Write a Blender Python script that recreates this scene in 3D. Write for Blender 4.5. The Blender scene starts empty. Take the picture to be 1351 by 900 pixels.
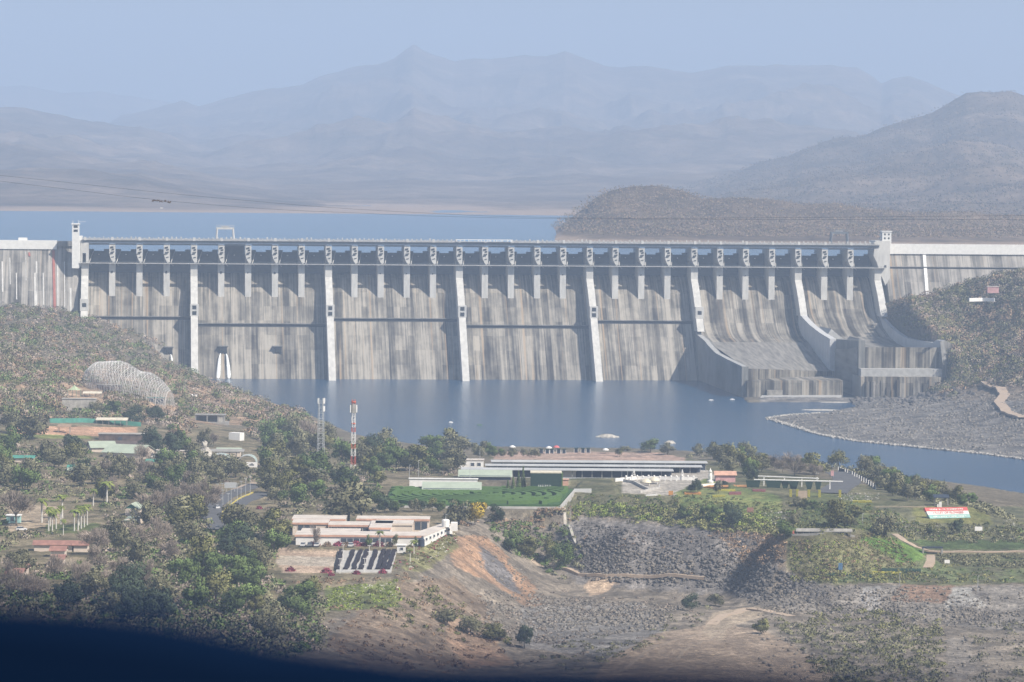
HAZE_D = 1.24e-4; HAZE_C = (.545,.70,.965,1)
import bpy, math, random
import numpy as np
from mathutils import Matrix, Vector
random.seed(7); RNG = np.random.default_rng(11)
SC = bpy.context.scene
COL = SC.collection
# ---------------------------------------------------------------- camera model (real telephoto lens on a high viewing gallery)
F = 5250.0; HC = 170.0
pitch = math.atan((450-215)/F); rho = math.radians(.5)
cf = np.array([0, math.cos(pitch), -math.sin(pitch)]); r0 = np.array([1., 0, 0]); u0 = np.array([0, math.sin(pitch), math.cos(pitch)])
cr = math.cos(rho)*r0+math.sin(rho)*u0; cu = -math.sin(rho)*r0+math.cos(rho)*u0
CP = np.array([0, 0, HC])
th = math.radians(5.3)
T = np.array([math.cos(th), math.sin(th), 0]); N = np.array([math.sin(th), -math.cos(th), 0]); O = np.array([0, 3200., 0])
def ray(px, py): return cf+(px-675.5)/F*cr+(450-py)/F*cu
def RG(px, py, z):
    d = ray(px, py); return CP+d*(z-HC)/d[2]
def RY(px, py, Y):
    d = ray(px, py); return CP+d*Y/d[1]
def RP(px, py, dd):
    q = ray(px, py); k = np.dot(O+N*dd-CP, N)/np.dot(q, N); P = CP+q*k; return float(np.dot(P-O, T)), float(P[2])
def SD(px, py, z):
    P = RG(px, py, z); return float(np.dot(P-O, T)), float(np.dot(P-O, N))
def PJ(x, y, z):
    vx, vy, vz = x, y, z-HC
    a = vx*cf[0]+vy*cf[1]+vz*cf[2]
    return 675.5+F*(vx*cr[0]+vy*cr[1]+vz*cr[2])/a, 450-F*(vx*cu[0]+vy*cu[1]+vz*cu[2])/a

# ---------------------------------------------------------------- objects
def tag(o, label=None, cat=None, group=None, kind=None):
    if label: o['label'] = label
    if cat: o['category'] = cat
    if group: o['group'] = group
    if kind: o['kind'] = kind
    return o
def empty(name, loc=(0, 0, 0), rz=0, label=None, cat=None, group=None):
    o = bpy.data.objects.new(name, None); COL.objects.link(o)
    o.location = loc; o.rotation_euler = (0, 0, rz); o.empty_display_size = 1
    return tag(o, label, cat, group)
class MB:
    def __init__(s): s.v = []; s.f = []; s.m = []; s.smooth = False
    def add(s, vs, fs, mi=0):
        b = len(s.v); s.v += [tuple(map(float, p)) for p in vs]
        s.f += [tuple(b+i for i in f) for f in fs]; s.m += [mi]*len(fs); return s
    def box(s, x0, x1, y0, y1, z0, z1, mi=0):
        return s.add([(x0,y0,z0),(x1,y0,z0),(x1,y1,z0),(x0,y1,z0),(x0,y0,z1),(x1,y0,z1),(x1,y1,z1),(x0,y1,z1)],
                     [(0,3,2,1),(4,5,6,7),(0,1,5,4),(1,2,6,5),(2,3,7,6),(3,0,4,7)], mi)
    def prism(s, poly, lo, hi, axis='z', mi=0):
        """poly: 2-D outline; extruded along axis between lo and hi. axis x: poly=(y,z); y: poly=(x,z); z: poly=(x,y)"""
        n = len(poly)
        def P(p, h):
            return (h, p[0], p[1]) if axis == 'x' else ((p[0], h, p[1]) if axis == 'y' else (p[0], p[1], h))
        vs = [P(p, lo) for p in poly]+[P(p, hi) for p in poly]
        fs = [tuple(range(n))[::-1], tuple(range(n, 2*n))]+[(i, (i+1) % n, n+(i+1) % n, n+i) for i in range(n)]
        return s.add(vs, fs, mi)
    def tube(s, a, b, r, n=6, r2=None, mi=0):
        a = Vector(a); b = Vector(b); d = (b-a)
        if d.length < 1e-6: return s
        q = d.to_track_quat('Z', 'Y'); r2 = r if r2 is None else r2
        vs = [a+q@Vector((r*math.cos(2*math.pi*i/n), r*math.sin(2*math.pi*i/n), 0)) for i in range(n)] + \
             [b+q@Vector((r2*math.cos(2*math.pi*i/n), r2*math.sin(2*math.pi*i/n), 0)) for i in range(n)]
        fs = [(i, (i+1) % n, n+(i+1) % n, n+i) for i in range(n)]+[tuple(range(n))[::-1], tuple(range(n, 2*n))]
        return s.add(vs, fs, mi)
    def lathe(s, prof, c=(0, 0, 0), n=12, mi=0):
        vs = []; fs = []
        for r, z in prof:
            vs += [(c[0]+r*math.cos(2*math.pi*i/n), c[1]+r*math.sin(2*math.pi*i/n), c[2]+z) for i in range(n)]
        for k in range(len(prof)-1):
            fs += [(k*n+i, k*n+(i+1) % n, (k+1)*n+(i+1) % n, (k+1)*n+i) for i in range(n)]
        fs += [tuple(range(n))[::-1], tuple(range((len(prof)-1)*n, len(prof)*n))]
        return s.add(vs, fs, mi)
    def build(s, name, mats, parent=None, loc=None, smooth=None, fix=True):
        me = bpy.data.meshes.new(name); me.from_pydata(s.v, [], s.f)
        if not isinstance(mats, (list, tuple)): mats = [mats]
        for m in mats: me.materials.append(m)
        if len(mats) > 1: me.polygons.foreach_set('material_index', s.m)
        if fix:
            import bmesh
            bm = bmesh.new(); bm.from_mesh(me); bmesh.ops.recalc_face_normals(bm, faces=bm.faces); bm.to_mesh(me); bm.free()
        if smooth or s.smooth: me.polygons.foreach_set('use_smooth', [True]*len(me.polygons))
        me.update()
        o = bpy.data.objects.new(name, me); COL.objects.link(o)
        if parent: o.parent = parent
        if loc is not None: o.location = loc
        return o
def np_mesh(name, V, Fq, mats, parent=None, midx=None, smooth=False, normals=None):
    """fast mesh from numpy arrays; Fq (n,3) or (n,4)"""
    me = bpy.data.meshes.new(name); V = np.asarray(V, np.float32); Fq = np.asarray(Fq, np.int32)
    k = Fq.shape[1]
    me.vertices.add(len(V)); me.vertices.foreach_set('co', V.ravel())
    me.loops.add(Fq.size); me.loops.foreach_set('vertex_index', Fq.ravel())
    me.polygons.add(len(Fq)); me.polygons.foreach_set('loop_start', np.arange(0, Fq.size, k, dtype=np.int32))
    me.polygons.foreach_set('loop_total', np.full(len(Fq), k, np.int32))
    if not isinstance(mats, (list, tuple)): mats = [mats]
    for m in mats: me.materials.append(m)
    if midx is not None: me.polygons.foreach_set('material_index', np.asarray(midx, np.int32))
    if smooth: me.polygons.foreach_set('use_smooth', np.ones(len(Fq), bool))
    me.update(calc_edges=True)
    if normals is not None:
        me.polygons.foreach_set('use_smooth', np.ones(len(Fq), bool)); me.normals_split_custom_set_from_vertices(np.asarray(normals, np.float32))
    o = bpy.data.objects.new(name, me); COL.objects.link(o)
    if parent: o.parent = parent
    return o

# ---------------------------------------------------------------- noise
def _h(i, j, seed):
    n = (i.astype(np.int64)*374761393+j.astype(np.int64)*668265263+seed*1442695041) & 0x7fffffff
    n = ((n ^ (n >> 13))*1274126177) & 0x7fffffff
    n = (n ^ (n >> 16)) & 0x7fffffff
    return n/float(0x7fffffff)
def vnoise(x, y, seed=0):
    i = np.floor(x); j = np.floor(y); fx = x-i; fy = y-j
    fx = fx*fx*(3-2*fx); fy = fy*fy*(3-2*fy)
    a = _h(i, j, seed); b = _h(i+1, j, seed); c = _h(i, j+1, seed); d = _h(i+1, j+1, seed)
    return (a*(1-fx)+b*fx)*(1-fy)+(c*(1-fx)+d*fx)*fy
def fbm(x, y, o=4, seed=0, g=.5):
    s = 0; a = 1; t = 0
    for k in range(o):
        s = s+a*vnoise(x, y, seed+k*17); t += a; a *= g; x = x*2.03+5.1; y = y*2.03+9.7
    return s/t
def ridged(x, y, o=4, seed=0, g=.5):
    s = 0; a = 1; t = 0
    for k in range(o):
        n = 1-np.abs(2*vnoise(x, y, seed+k*17)-1); s = s+a*n*n; t += a; a *= g; x = x*2.03+5.1; y = y*2.03+9.7
    return s/t
def inpoly(px, py, poly):
    ins = np.zeros(np.shape(px), bool); n = len(poly)
    for i in range(n):
        x1, y1 = poly[i]; x2, y2 = poly[(i+1) % n]
        if y1 == y2: continue
        c = ((y1 > py) != (y2 > py)) & (px < (x2-x1)*(py-y1)/(y2-y1)+x1)
        ins ^= c
    return ins
def segdist(px, py, pts):
    best = np.full(np.shape(px), 1e9)
    for (x1, y1), (x2, y2) in zip(pts[:-1], pts[1:]):
        dx, dy = x2-x1, y2-y1; L = dx*dx+dy*dy+1e-9
        t = np.clip(((px-x1)*dx+(py-y1)*dy)/L, 0, 1)
        best = np.minimum(best, np.hypot(px-x1-t*dx, py-y1-t*dy))
    return best

# ---------------------------------------------------------------- materials
def nmat(name):
    m = bpy.data.materials.new(name); m.use_nodes = True
    nt = m.node_tree; b = nt.nodes['Principled BSDF']
    return m, nt, b
def N_(nt, t, **kw):
    n = nt.nodes.new(t)
    for k, v in kw.items():
        if k.startswith('i_'):
            n.inputs[k[2:].replace('_', ' ')].default_value = v
        else: setattr(n, k, v)
    return n
def ramp(nt, stops):
    r = nt.nodes.new('ShaderNodeValToRGB'); e = r.color_ramp.elements
    while len(e) < len(stops): e.new(.5)
    for k, (p, c) in enumerate(stops):
        e[k].position = p; e[k].color = (c[0], c[1], c[2], 1) if hasattr(c, '__len__') else (c, c, c, 1)
    return r
def mix(nt, fac, a, b, mode='MIX'):
    m = nt.nodes.new('ShaderNodeMix'); m.data_type = 'RGBA'; m.blend_type = mode
    for key, v in ((0, fac), (6, a), (7, b)):
        if isinstance(v, (int, float)): m.inputs[key].default_value = v
        elif isinstance(v, tuple): m.inputs[key].default_value = (v[0], v[1], v[2], 1)
        else: nt.links.new(v, m.inputs[key])
    return m.outputs[2]
def coords(nt, scale=(1, 1, 1), obj=True, rot=(0, 0, 0)):
    tc = nt.nodes.new('ShaderNodeTexCoord'); mp = nt.nodes.new('ShaderNodeMapping')
    mp.inputs['Scale'].default_value = scale; mp.inputs['Rotation'].default_value = rot
    nt.links.new(tc.outputs['Object'], mp.inputs['Vector']); return mp.outputs[0]
def noise(nt, vec, scale=1, detail=4, rough=.55, dist=0):
    n = nt.nodes.new('ShaderNodeTexNoise'); n.inputs['Scale'].default_value = scale
    n.inputs['Detail'].default_value = detail; n.inputs['Roughness'].default_value = rough; n.inputs['Distortion'].default_value = dist
    nt.links.new(vec, n.inputs['Vector']); return n.outputs['Fac']
def simple(name, c, rough=.8, c2=None, scale=.6, bump=0, metal=0, stretch=(1, 1, 1), lo=.35, hi=.65, spec=.3):
    """noise-mottled paint / concrete / earth"""
    m, nt, b = nmat(name)
    c2 = c2 or tuple(v*.72 for v in c)
    vec = coords(nt, stretch); f = noise(nt, vec, scale, 5)
    r = ramp(nt, [(lo, c2), (hi, c)]); nt.links.new(f, r.inputs[0]); nt.links.new(r.outputs[0], b.inputs['Base Color'])
    b.inputs['Roughness'].default_value = rough; b.inputs['Metallic'].default_value = metal
    b.inputs['Specular IOR Level'].default_value = spec
    if bump:
        bp = nt.nodes.new('ShaderNodeBump'); bp.inputs['Strength'].default_value = .6; bp.inputs['Distance'].default_value = bump
        nt.links.new(noise(nt, vec, scale*4, 4), bp.inputs['Height']); nt.links.new(bp.outputs[0], b.inputs['Normal'])
    return m
# ================================================================ camera, sun, sky, haze
cam = bpy.data.cameras.new('camera'); co = bpy.data.objects.new('camera', cam); COL.objects.link(co)
M3 = Matrix(((cr[0], cu[0], -cf[0], 0), (cr[1], cu[1], -cf[1], 0), (cr[2], cu[2], -cf[2], HC), (0, 0, 0, 1)))
co.matrix_world = M3
cam.sensor_width = 36; cam.lens = F/1351*36; cam.clip_start = .1; cam.clip_end = 60000
cam.dof.use_dof = True; cam.dof.focus_distance = 2200; cam.dof.aperture_fstop = 5.6
SC.camera = co
sv = np.array([1.12, -.89, 1.42]); sv /= np.linalg.norm(sv)
sel = math.asin(sv[2]); saz = math.atan2(sv[0], sv[1])
w = bpy.data.worlds.new('World'); SC.world = w; w.use_nodes = True
wn = w.node_tree; bg = wn.nodes['Background']; sky = wn.nodes.new('ShaderNodeTexSky'); sky.sky_type = 'NISHITA'
sky.sun_disc = False; sky.sun_elevation = sel; sky.sun_rotation = saz; sky.dust_density = 1.5; sky.air_density = 1.0
wn.links.new(sky.outputs[0], bg.inputs[0]); bg.inputs[1].default_value = .068
sl = bpy.data.lights.new('sun', 'SUN'); sl.energy = 5.0; sl.angle = math.radians(.55); sl.color = (1, .915, .79)
so = bpy.data.objects.new('sun', sl); COL.objects.link(so)
so.rotation_euler = Vector(sv).to_track_quat('Z', 'Y').to_euler()
so.location = (0, 0, 900)
SC.view_settings.view_transform = 'Standard'; SC.view_settings.look = 'None'; SC.view_settings.exposure = 0.60; SC.view_settings.gamma = 1
cy = SC.cycles
cy.max_bounces = 5; cy.diffuse_bounces = 2; cy.glossy_bounces = 2; cy.volume_bounces = 1; cy.transparent_max_bounces = 6; cy.transmission_bounces = 2
cy.use_denoising = True

hz = MB().box(-8500, 8900, -40, 29500, -41, 1150).build('haze', None or bpy.data.materials.new('haze_air'))
hm = hz.data.materials[0]; hm.use_nodes = True; nt = hm.node_tree
nt.nodes.remove(nt.nodes['Principled BSDF']); pv = nt.nodes.new('ShaderNodeVolumePrincipled')
pv.inputs['Density'].default_value = HAZE_D; pv.inputs['Color'].default_value = HAZE_C; pv.inputs['Anisotropy'].default_value = 0.0
nt.links.new(pv.outputs[0], nt.nodes['Material Output'].inputs['Volume'])
tag(hz, 'pale blue winter haze filling the valley', 'haze', kind='stuff')

# ================================================================ ground
CTRL = [
 # left hill, seen from the ridge down to the river
 (-150,400,62),(0,417,53),(50,430,48),(100,443,42),(150,462,32),(200,490,14),(250,492,11),(300,506,3),(330,520,3),(370,537,3),
 (0,450,47),(60,470,38),(120,480,30),(0,500,37),(80,520,27),(150,515,24),(220,530,17),(270,530,13),(0,545,29),(80,550,27),
 (150,556,25),(230,560,22),(320,550,9),(390,560,5),(450,575,4),(500,585,4),(560,590,4),(-100,520,40),(-100,600,32),
 (0,600,27),(100,600,26),(200,600,25),(300,600,22),(380,605,18),(440,610,15),(520,612,17),(580,612,18),
 (650,604,17),(750,604,17),(830,604,17),(900,606,17),(960,610,18),(1050,612,18),(1110,618,20),(1160,632,21),
 (650,625,25),(750,630,26),(850,630,26),(950,635,26),(1050,640,26),(1130,645,26),(1200,655,25),(1260,668,24.5),(1305,678,23),
 (0,650,27),(100,650,27),(200,650,26.5),(300,650,26.5),(400,650,26.5),(500,650,26.5),(600,650,26.5),(700,650,26.5),(740,650,27),(850,655,27),(950,660,27),
 (0,720,28),(100,720,28),(200,720,28),(300,720,28),(400,720,28),(500,720,28),(560,720,28),(600,706,28),(620,688,27),(560,690,27.5),(450,690,27.5),(350,690,27.5),
 (400,755,26.5),(520,755,26.5),(540,740,27),(580,725,26.5),(0,800,30),(100,800,30),(200,800,30),(300,800,28),(380,790,25),
 (0,890,33),(150,890,32),(300,890,28),(450,880,20),(430,810,22),(500,810,21),(450,850,20),(540,780,22),(560,760,23),(-150,700,30),(-150,850,35),
 (540,850,15),(600,880,9),(640,870,6),(600,830,12.5),(560,810,18),(600,790,16),
 (640,700,24),(660,720,19),(690,750,10.5),(715,775,6),(660,770,11),(640,740,18),(620,750,19),(700,800,5.5),(650,800,8.5),(660,830,6),
 (650,684,24),(690,690,20),(700,715,11),(735,735,8.5),(720,750,7),(680,684,25),
 (740,680,26.5),(780,682,27.5),(840,688,27.5),(900,690,27.5),(950,695,27.5),(1000,702,27.5),(1030,706,27.5),
 (770,700,21),(850,712,20),(920,715,20.5),(790,735,11),(870,745,10),(950,745,11),(990,740,15),(1010,735,18.5),
 (780,765,6),(850,768,6),(920,772,6),(980,775,6),(1010,770,10.5),(1025,790,6),(1000,800,5),
 (1040,708,27.4),(1100,709,27.4),(1170,706,27),(1195,712,25),(1045,735,19.5),(1120,740,19),(1180,738,18),(1050,762,13),(1130,766,12.5),(1200,768,12),(1300,770,12),(1370,770,12),
 (1040,776,11),(1130,776,11.5),(1200,778,11.5),(1300,780,11.5),(1370,780,11.5),(1060,800,6),(1150,806,5.5),(1250,812,5.5),(1350,818,5.5),
 (1215,735,17),(1250,730,18),(1300,728,18.5),(1360,728,18.5),(1250,745,15),(1340,745,15),
 (1220,688,24),(1280,686,24),(1220,669,27),(1276,667,27),(1250,705,21.5),(1320,705,21.5),(1360,700,21.5),(1330,690,22.5),(1180,690,25.5),(1150,670,26.5),
 (760,800,5),(850,800,5),(950,810,5),(720,840,5),(800,850,6.5),(900,850,7),(1000,860,6),(1100,830,5),(1200,850,4.5),(1350,850,4.5),(750,890,9),(900,890,10),(1050,890,7),(1200,890,4.5),(1400,890,4.5),
 (1500,600,6),(1500,750,16),(1500,850,5),
 # right bank
 (1015,551,.6),(1060,548,1.5),(1140,535,3),(1200,532,5),(1260,530,8),(1351,540,14),(1351,575,5),(1280,560,4),(1200,560,3),(1351,600,.8),(1250,592,.8),
 (1300,510,17),(1351,500,24),(1265,495,20),(1290,470,31),(1351,460,42),(1262,455,37),(1225,430,50),(1190,420,57),(1185,400,62),(1230,390,70),(1300,375,80),(1351,366,86),(1450,350,90),(1450,450,50),(1450,520,26),
 (1240,520,9),(1180,522,4),
]
cx = []; 
for a, b_, z in CTRL:
    p = RG(a, b_, z); cx.append((p[0], p[1], z))
for (s, d, z) in [(-420,90,50),(-420,0,60),(-345,40,50),(-300,70,30),(-250,90,8),(-200,90,-5),(-100,90,-8),(0,90,-8),(100,120,-8),(150,200,-8),(200,320,-4),(330,60,62),(380,40,72),(450,30,84),(330,200,45),(700,0,110),(-800,60,85),(-900,-200,95)]:
    p = O+T*s+N*d; cx.append((p[0], p[1], z))
for (a, b_) in [(430,530),(600,545),(700,565),(850,565),(950,545),(1000,580),(1120,598),(1240,615),(1351,640),(1500,650)]:
    p = RG(a, b_, 0); cx.append((p[0], p[1], -6))
cx = np.array(cx); SY = .8; MQ = 9.0**2
A_ = np.sqrt((cx[:, None, 0]-cx[None, :, 0])**2+(SY*(cx[:, None, 1]-cx[None, :, 1]))**2+MQ)
Pm = np.c_[np.ones(len(cx)), cx[:, 0]/1000, cx[:, 1]/1000]
K = np.block([[A_-1.5*np.eye(len(cx)), Pm], [Pm.T, np.zeros((3, 3))]])
W_ = np.linalg.solve(K, np.r_[cx[:, 2], 0, 0, 0])
# river outline in plan: near shore then far shore, taken at water level
near = [(250,506),(330,527),(400,548),(470,578),(560,590),(700,592),(860,594),(980,600),(1080,614),(1160,638),(1240,662),(1300,681),(1330,691),(1400,706),(1700,760)]
far = [(1700,650),(1500,622),(1351,607),(1300,600),(1240,594),(1180,588),(1130,583),(1080,574),(1045,563),(1012,553),(1040,549),(1085,546),(1130,538),(1120,531),(1050,531),(985,531)]
RIV = [tuple(RG(a, b_, 0)[:2]) for a, b_ in near]+[tuple(RG(a, b_, 0)[:2]) for a, b_ in far]
RIV += [tuple((O+T*160+N*60)[:2]), tuple((O+T*-300+N*60)[:2])]
def base_h(x, y):
    r = np.zeros(np.shape(x))
    for k in range(len(cx)):
        r = r+W_[k]*np.sqrt((x-cx[k, 0])**2+(SY*(y-cx[k, 1]))**2+MQ)
    r = r+W_[-3]+W_[-2]*x/1000+W_[-1]*y/1000
    ins = inpoly(x, y, RIV); dd = segdist(x, y, RIV+[RIV[0]])
    wob = dd
    r = np.where(ins, np.minimum(r, -np.clip(wob*.12, .05, 6)), np.where(y < 3300, np.maximum(r, np.clip(.15+wob*.10, 0, 3)), r))
    return r
PADS = []  # (px,py,z,rx,ry) flattened building ground
NU = 460; us = np.concatenate([np.linspace(-.55, -.165, 30)[:-1], np.linspace(-.165, .165, NU), np.linspace(.165, .55, 30)[1:]])
ys = [930.0]
while ys[-1] < 3450: ys.append(ys[-1]*1.0017)
NROW = len(ys)
while ys[-1] < 24000: ys.append(ys[-1]*1.04)
ys = np.array(ys)
YY, UU = np.meshgrid(ys, us, indexing='ij'); XX = UU*YY
ZZ = base_h(XX, YY)
behind = (YY-O[1])*math.cos(th)-XX*math.sin(th)   # distance upstream of the dam line
ZZ = np.where((behind > 20), np.minimum(ZZ, 60)+0*ZZ, ZZ)
ZZ = np.where(YY > 3500, 30.0, ZZ)
SG = XX*T[0]+(YY-O[1])*T[1]; DG = XX*N[0]+(YY-O[1])*N[1]
ZZ = np.where((SG > 138) & (SG < 296.5) & (DG > 15) & (DG < 311), np.minimum(ZZ, -3), ZZ)
cap = .6+np.clip((DG-311)*.05, 0, 3)+np.clip((SG-262)*.35, 0, 60)
ZZ = np.where((SG > 138) & (SG < 420) & (DG >= 311) & (DG < 420) , np.minimum(ZZ, np.maximum(cap, .4)), ZZ)
PX, PY = PJ(XX, YY, ZZ)
# roughness: rubble and earth relief
rub = np.zeros_like(ZZ)
def rg(poly, amt, y0=0, y1=9e9):
    global rub
    rub = np.where(inpoly(PX, PY, poly) & (YY > y0) & (YY < y1), amt, rub)
rg([(-300,380),(1700,380),(1700,950),(-300,950)], .5)
rg([(620,680),(1060,690),(1060,960),(500,960),(520,800),(600,700)], .8)
rg([(1030,770),(1800,770),(1800,960),(1000,960)], .9)
rg([(1000,520),(1800,480),(1800,620),(1000,620)], 1.0, 2000)
rg([(0,380),(330,500),(250,560),(-300,600),(-300,380)], 2.2, 2300)
rg([(1180,360),(1800,300),(1800,520),(1250,520)], 2.2, 2300)
land = ZZ > .2
ZZ = ZZ+land*rub*((fbm(XX/9, YY/9, 4, 3)-.5)*1.6+(fbm(XX/2.2, YY/2.2, 2, 5)-.5)*.5)*np.clip(ZZ/3, 0.15, 1)
ZZ = ZZ+land*np.clip(rub-.6, 0, 2)*(ridged(XX/30, YY/30, 3, 8)-.5)*1.6*np.clip(ZZ/3, 0.1, 1)
def pad(poly, z, y1=2400, amt=1.0):
    """levelled building ground"""
    global ZZ, PX, PY
    x0, y0_ = PJ(XX, YY, np.full_like(XX, z)); m = inpoly(x0, y0_, poly) & (YY < y1) & (YY > 1200)
    ZZ = np.where(m, z, ZZ); PX, PY = PJ(XX, YY, ZZ)
pad([(360,720),(540,720),(530,763),(440,763),(360,758)], 26.5)
pad([(380,680),(600,680),(596,700),(560,724),(380,724)], 27.6)
pad([(500,640),(765,640),(744,674),(500,674)], 26.4)
pad([(800,622),(960,620),(960,652),(820,656)], 26.6)
C = np.zeros(ZZ.shape+(3,)); C[:] = (.13, .112, .082)
big = fbm(XX/40, YY/40, 4, 21)[..., None]; sm = fbm(XX/7, YY/7, 3, 22)[..., None]
def paint(poly, c, c2=None, amt=1.0, y0=0, y1=9e9, edge=6):
    """soft edged patch of another ground cover"""
    global C
    jx = (fbm(XX/12, YY/12, 3, 31)-.5)*edge*2; jy = (fbm(XX/12, YY/12, 3, 37)-.5)*edge
    m = inpoly(PX+jx, PY+jy, poly) & (YY > y0) & (YY < y1)
    c = np.array(c); c2 = np.array(c2) if c2 is not None else c*.72
    col = c2+(c-c2)*np.clip((sm-.3)/.4, 0, 1)
    C = np.where(m[..., None], C*(1-amt)+col*amt, C)
L = 2300
paint([(-900,380),(330,495),(420,560),(250,560),(-900,600)], (.33,.235,.16), (.17,.125,.085), y0=L, edge=10)
paint([(1170,340),(2300,300),(2300,520),(1260,530)], (.215,.160,.118), (.11,.088,.068), y0=L, edge=10)
paint([(1000,525),(1240,505),(1351,515),(2300,500),(2300,640),(1351,615),(1000,560)], (.185,.172,.160), (.085,.082,.080), y0=2200)
paint([(1180,500),(1290,470),(1400,460),(1400,530),(1240,528)], (.2,.16,.12), (.11,.09,.07), y0=L, amt=.8)
# left village ground
paint([(-900,560),(420,560),(640,610),(640,700),(380,800),(-900,960)], (.20,.165,.11), (.095,.085,.05), y1=2300)
paint([(10,562),(182,564),(182,577),(100,575),(10,572)], (.40,.25,.165), (.34,.21,.14), y1=2300, edge=1)
paint([(0,572),(120,575),(120,579),(0,578)], (.16,.18,.06), y1=2300, edge=1)
paint([(10,665),(85,668),(80,690),(12,702)], (.36,.29,.21), y1=2300, edge=3)
paint([(60,692),(130,690),(130,704),(60,704)], (.10,.12,.045), y1=2300, edge=2)
# parking court
paint([(360,722),(452,727),(440,756),(372,756)], (.42,.32,.24), (.33,.25,.19), y1=2000, edge=2)
paint([(366,733),(450,734),(444,748),(366,746)], (.46,.40,.33), y1=2000, edge=3)
# promontory garden
paint([(640,600),(880,600),(1310,665),(1351,690),(1351,770),(1030,772),(1000,705),(740,682)], (.135,.125,.075), (.065,.07,.035), y1=2300)
paint([(650,588),(830,590),(905,604),(905,608),(650,606)], (.36,.25,.20), (.27,.20,.16), y1=2300, edge=2)
paint([(820,626),(935,620),(960,640),(900,655),(820,650)], (.36,.33,.29), (.27,.25,.22), y1=2100, edge=2)
paint([(930,632),(1030,655),(1030,690),(900,680),(890,650)], (.18,.19,.07), (.09,.12,.04), y1=2100, edge=4)
paint([(1060,650),(1150,655),(1150,700),(1050,700)], (.12,.13,.055), (.07,.085,.035), y1=2100, edge=5)
paint([(1040,706),(1190,705),(1222,726),(1210,770),(1040,765)], (.15,.15,.075), (.10,.085,.055), y1=2000, edge=3)
paint([(1130,709),(1178,709),(1224,728),(1210,745),(1185,742)], (.105,.17,.04), (.07,.125,.03), y1=2000, edge=1)
paint([(1160,668),(1351,668),(1351,728),(1200,720),(1160,700)], (.135,.13,.075), (.07,.075,.045), y1=2000, edge=4)
paint([(1206,668),(1300,668),(1310,692),(1206,690)], (.16,.155,.06), (.11,.12,.045), y1=2000, edge=2)
paint([(1190,712),(1360,713),(1360,725),(1230,724)], (.075,.105,.04), y1=2000, edge=1)
paint([(1230,735),(1360,735),(1360,770),(1060,768),(1180,748)], (.10,.12,.055), (.085,.08,.05), y1=2000, edge=5)
# valley
paint([(612,690),(745,672),(1000,700),(1060,770),(1600,772),(1600,960),(300,960),(400,830),(520,790),(590,720)], (.205,.175,.142), (.11,.096,.08), y1=2000, edge=8)
paint([(745,680),(1000,702),(1035,740),(1000,790),(760,770),(730,720)], (.19,.175,.165), (.105,.097,.093), y1=2000, edge=6)
paint([(930,690),(1035,706),(1040,745),(990,750),(960,725)], (.2,.15,.11), (.12,.09,.07), amt=.8, y1=2000, edge=10)
paint([(598,706),(640,704),(700,770),(720,800),(690,800),(650,770),(600,745)], (.31,.195,.125), (.20,.14,.10), y1=2000, edge=7)
paint([(630,716),(664,742),(690,785),(668,776),(640,750)], (.15,.14,.14), y1=2000, edge=5)
paint([(500,775),(600,760),(640,800),(660,880),(480,880),(430,850)], (.20,.155,.115), (.12,.093,.07), y1=2000, edge=10)
paint([(590,812),(650,835),(680,880),(620,880),(590,850)], (.30,.205,.145), (.2,.15,.11), y1=2000, edge=8)
paint([(690,800),(850,795),(880,835),(800,870),(690,855)], (.235,.22,.205), (.13,.122,.115), y1=2000, edge=9)
paint([(1040,772),(1351,774),(1600,780),(1600,850),(1300,830),(1180,815),(1000,800)], (.20,.182,.162), (.11,.10,.09), y1=2000, edge=6)
paint([(1130,775),(1160,772),(1165,800),(1150,812)], (.27,.26,.25), (.2,.19,.18), y1=2000, edge=6)
paint([(1240,776),(1280,776),(1300,800),(1250,804)], (.29,.28,.26), (.2,.19,.18), y1=2000, edge=6)
paint([(1190,770),(1260,770),(1250,795),(1180,792)], (.22,.15,.11), y1=2000, edge=8)
paint([(800,870),(870,835),(950,822),(1010,832),(1045,850),(1100,885),(1100,940),(760,940)], (.285,.225,.17), (.22,.175,.135), y1=2000, edge=5)
paint([(940,808),(1000,800),(1008,812),(960,828),(950,846),(925,836)], (.31,.255,.195), y1=2000, edge=3)
paint([(768,772),(800,760),(818,765),(800,782),(780,786)], (.38,.29,.21), (.32,.24,.18), y1=2000, edge=3)
paint([(1252,842),(1272,840),(1290,880),(1260,900),(1246,880)], (.22,.20,.18), amt=.5, y1=2000, edge=8)
paint([(430,775),(520,770),(530,800),(430,808)], (.13,.145,.055), (.08,.09,.04), y1=2000, edge=5)
paint([(540,715),(600,705),(605,725),(560,755),(530,752)], (.18,.175,.085), (.12,.11,.06), y1=2000, edge=5)
# dark river bed
C = np.where((ZZ < .15)[..., None], np.array((.05, .055, .05)), C)
C = C*(.98+.46*big)
V = np.stack([XX, YY, ZZ], -1).reshape(-1, 3); nr, nc = ZZ.shape
ii = np.arange(nr*nc).reshape(nr, nc)
Fq = np.stack([ii[:-1, :-1], ii[:-1, 1:], ii[1:, 1:], ii[1:, :-1]], -1).reshape(-1, 4)
m, nt, b = nmat('dry_earth')
at = nt.nodes.new('ShaderNodeAttribute'); at.attribute_name = 'cover'
vec = coords(nt); f1 = noise(nt, vec, .45, 6, .65); f2 = noise(nt, vec, .06, 4)
f3 = noise(nt, vec, 2.2, 3, .6)
r1 = ramp(nt, [(.32, .55), (.5, .95), (.68, 1.5)]); nt.links.new(f1, r1.inputs[0])
r2 = ramp(nt, [(.35, .78), (.65, 1.2)]); nt.links.new(f2, r2.inputs[0])
c1 = mix(nt, 1.0, at.outputs['Color'], r1.outputs[0], 'MULTIPLY'); c2 = mix(nt, 1.0, c1, r2.outputs[0], 'MULTIPLY')
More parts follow.
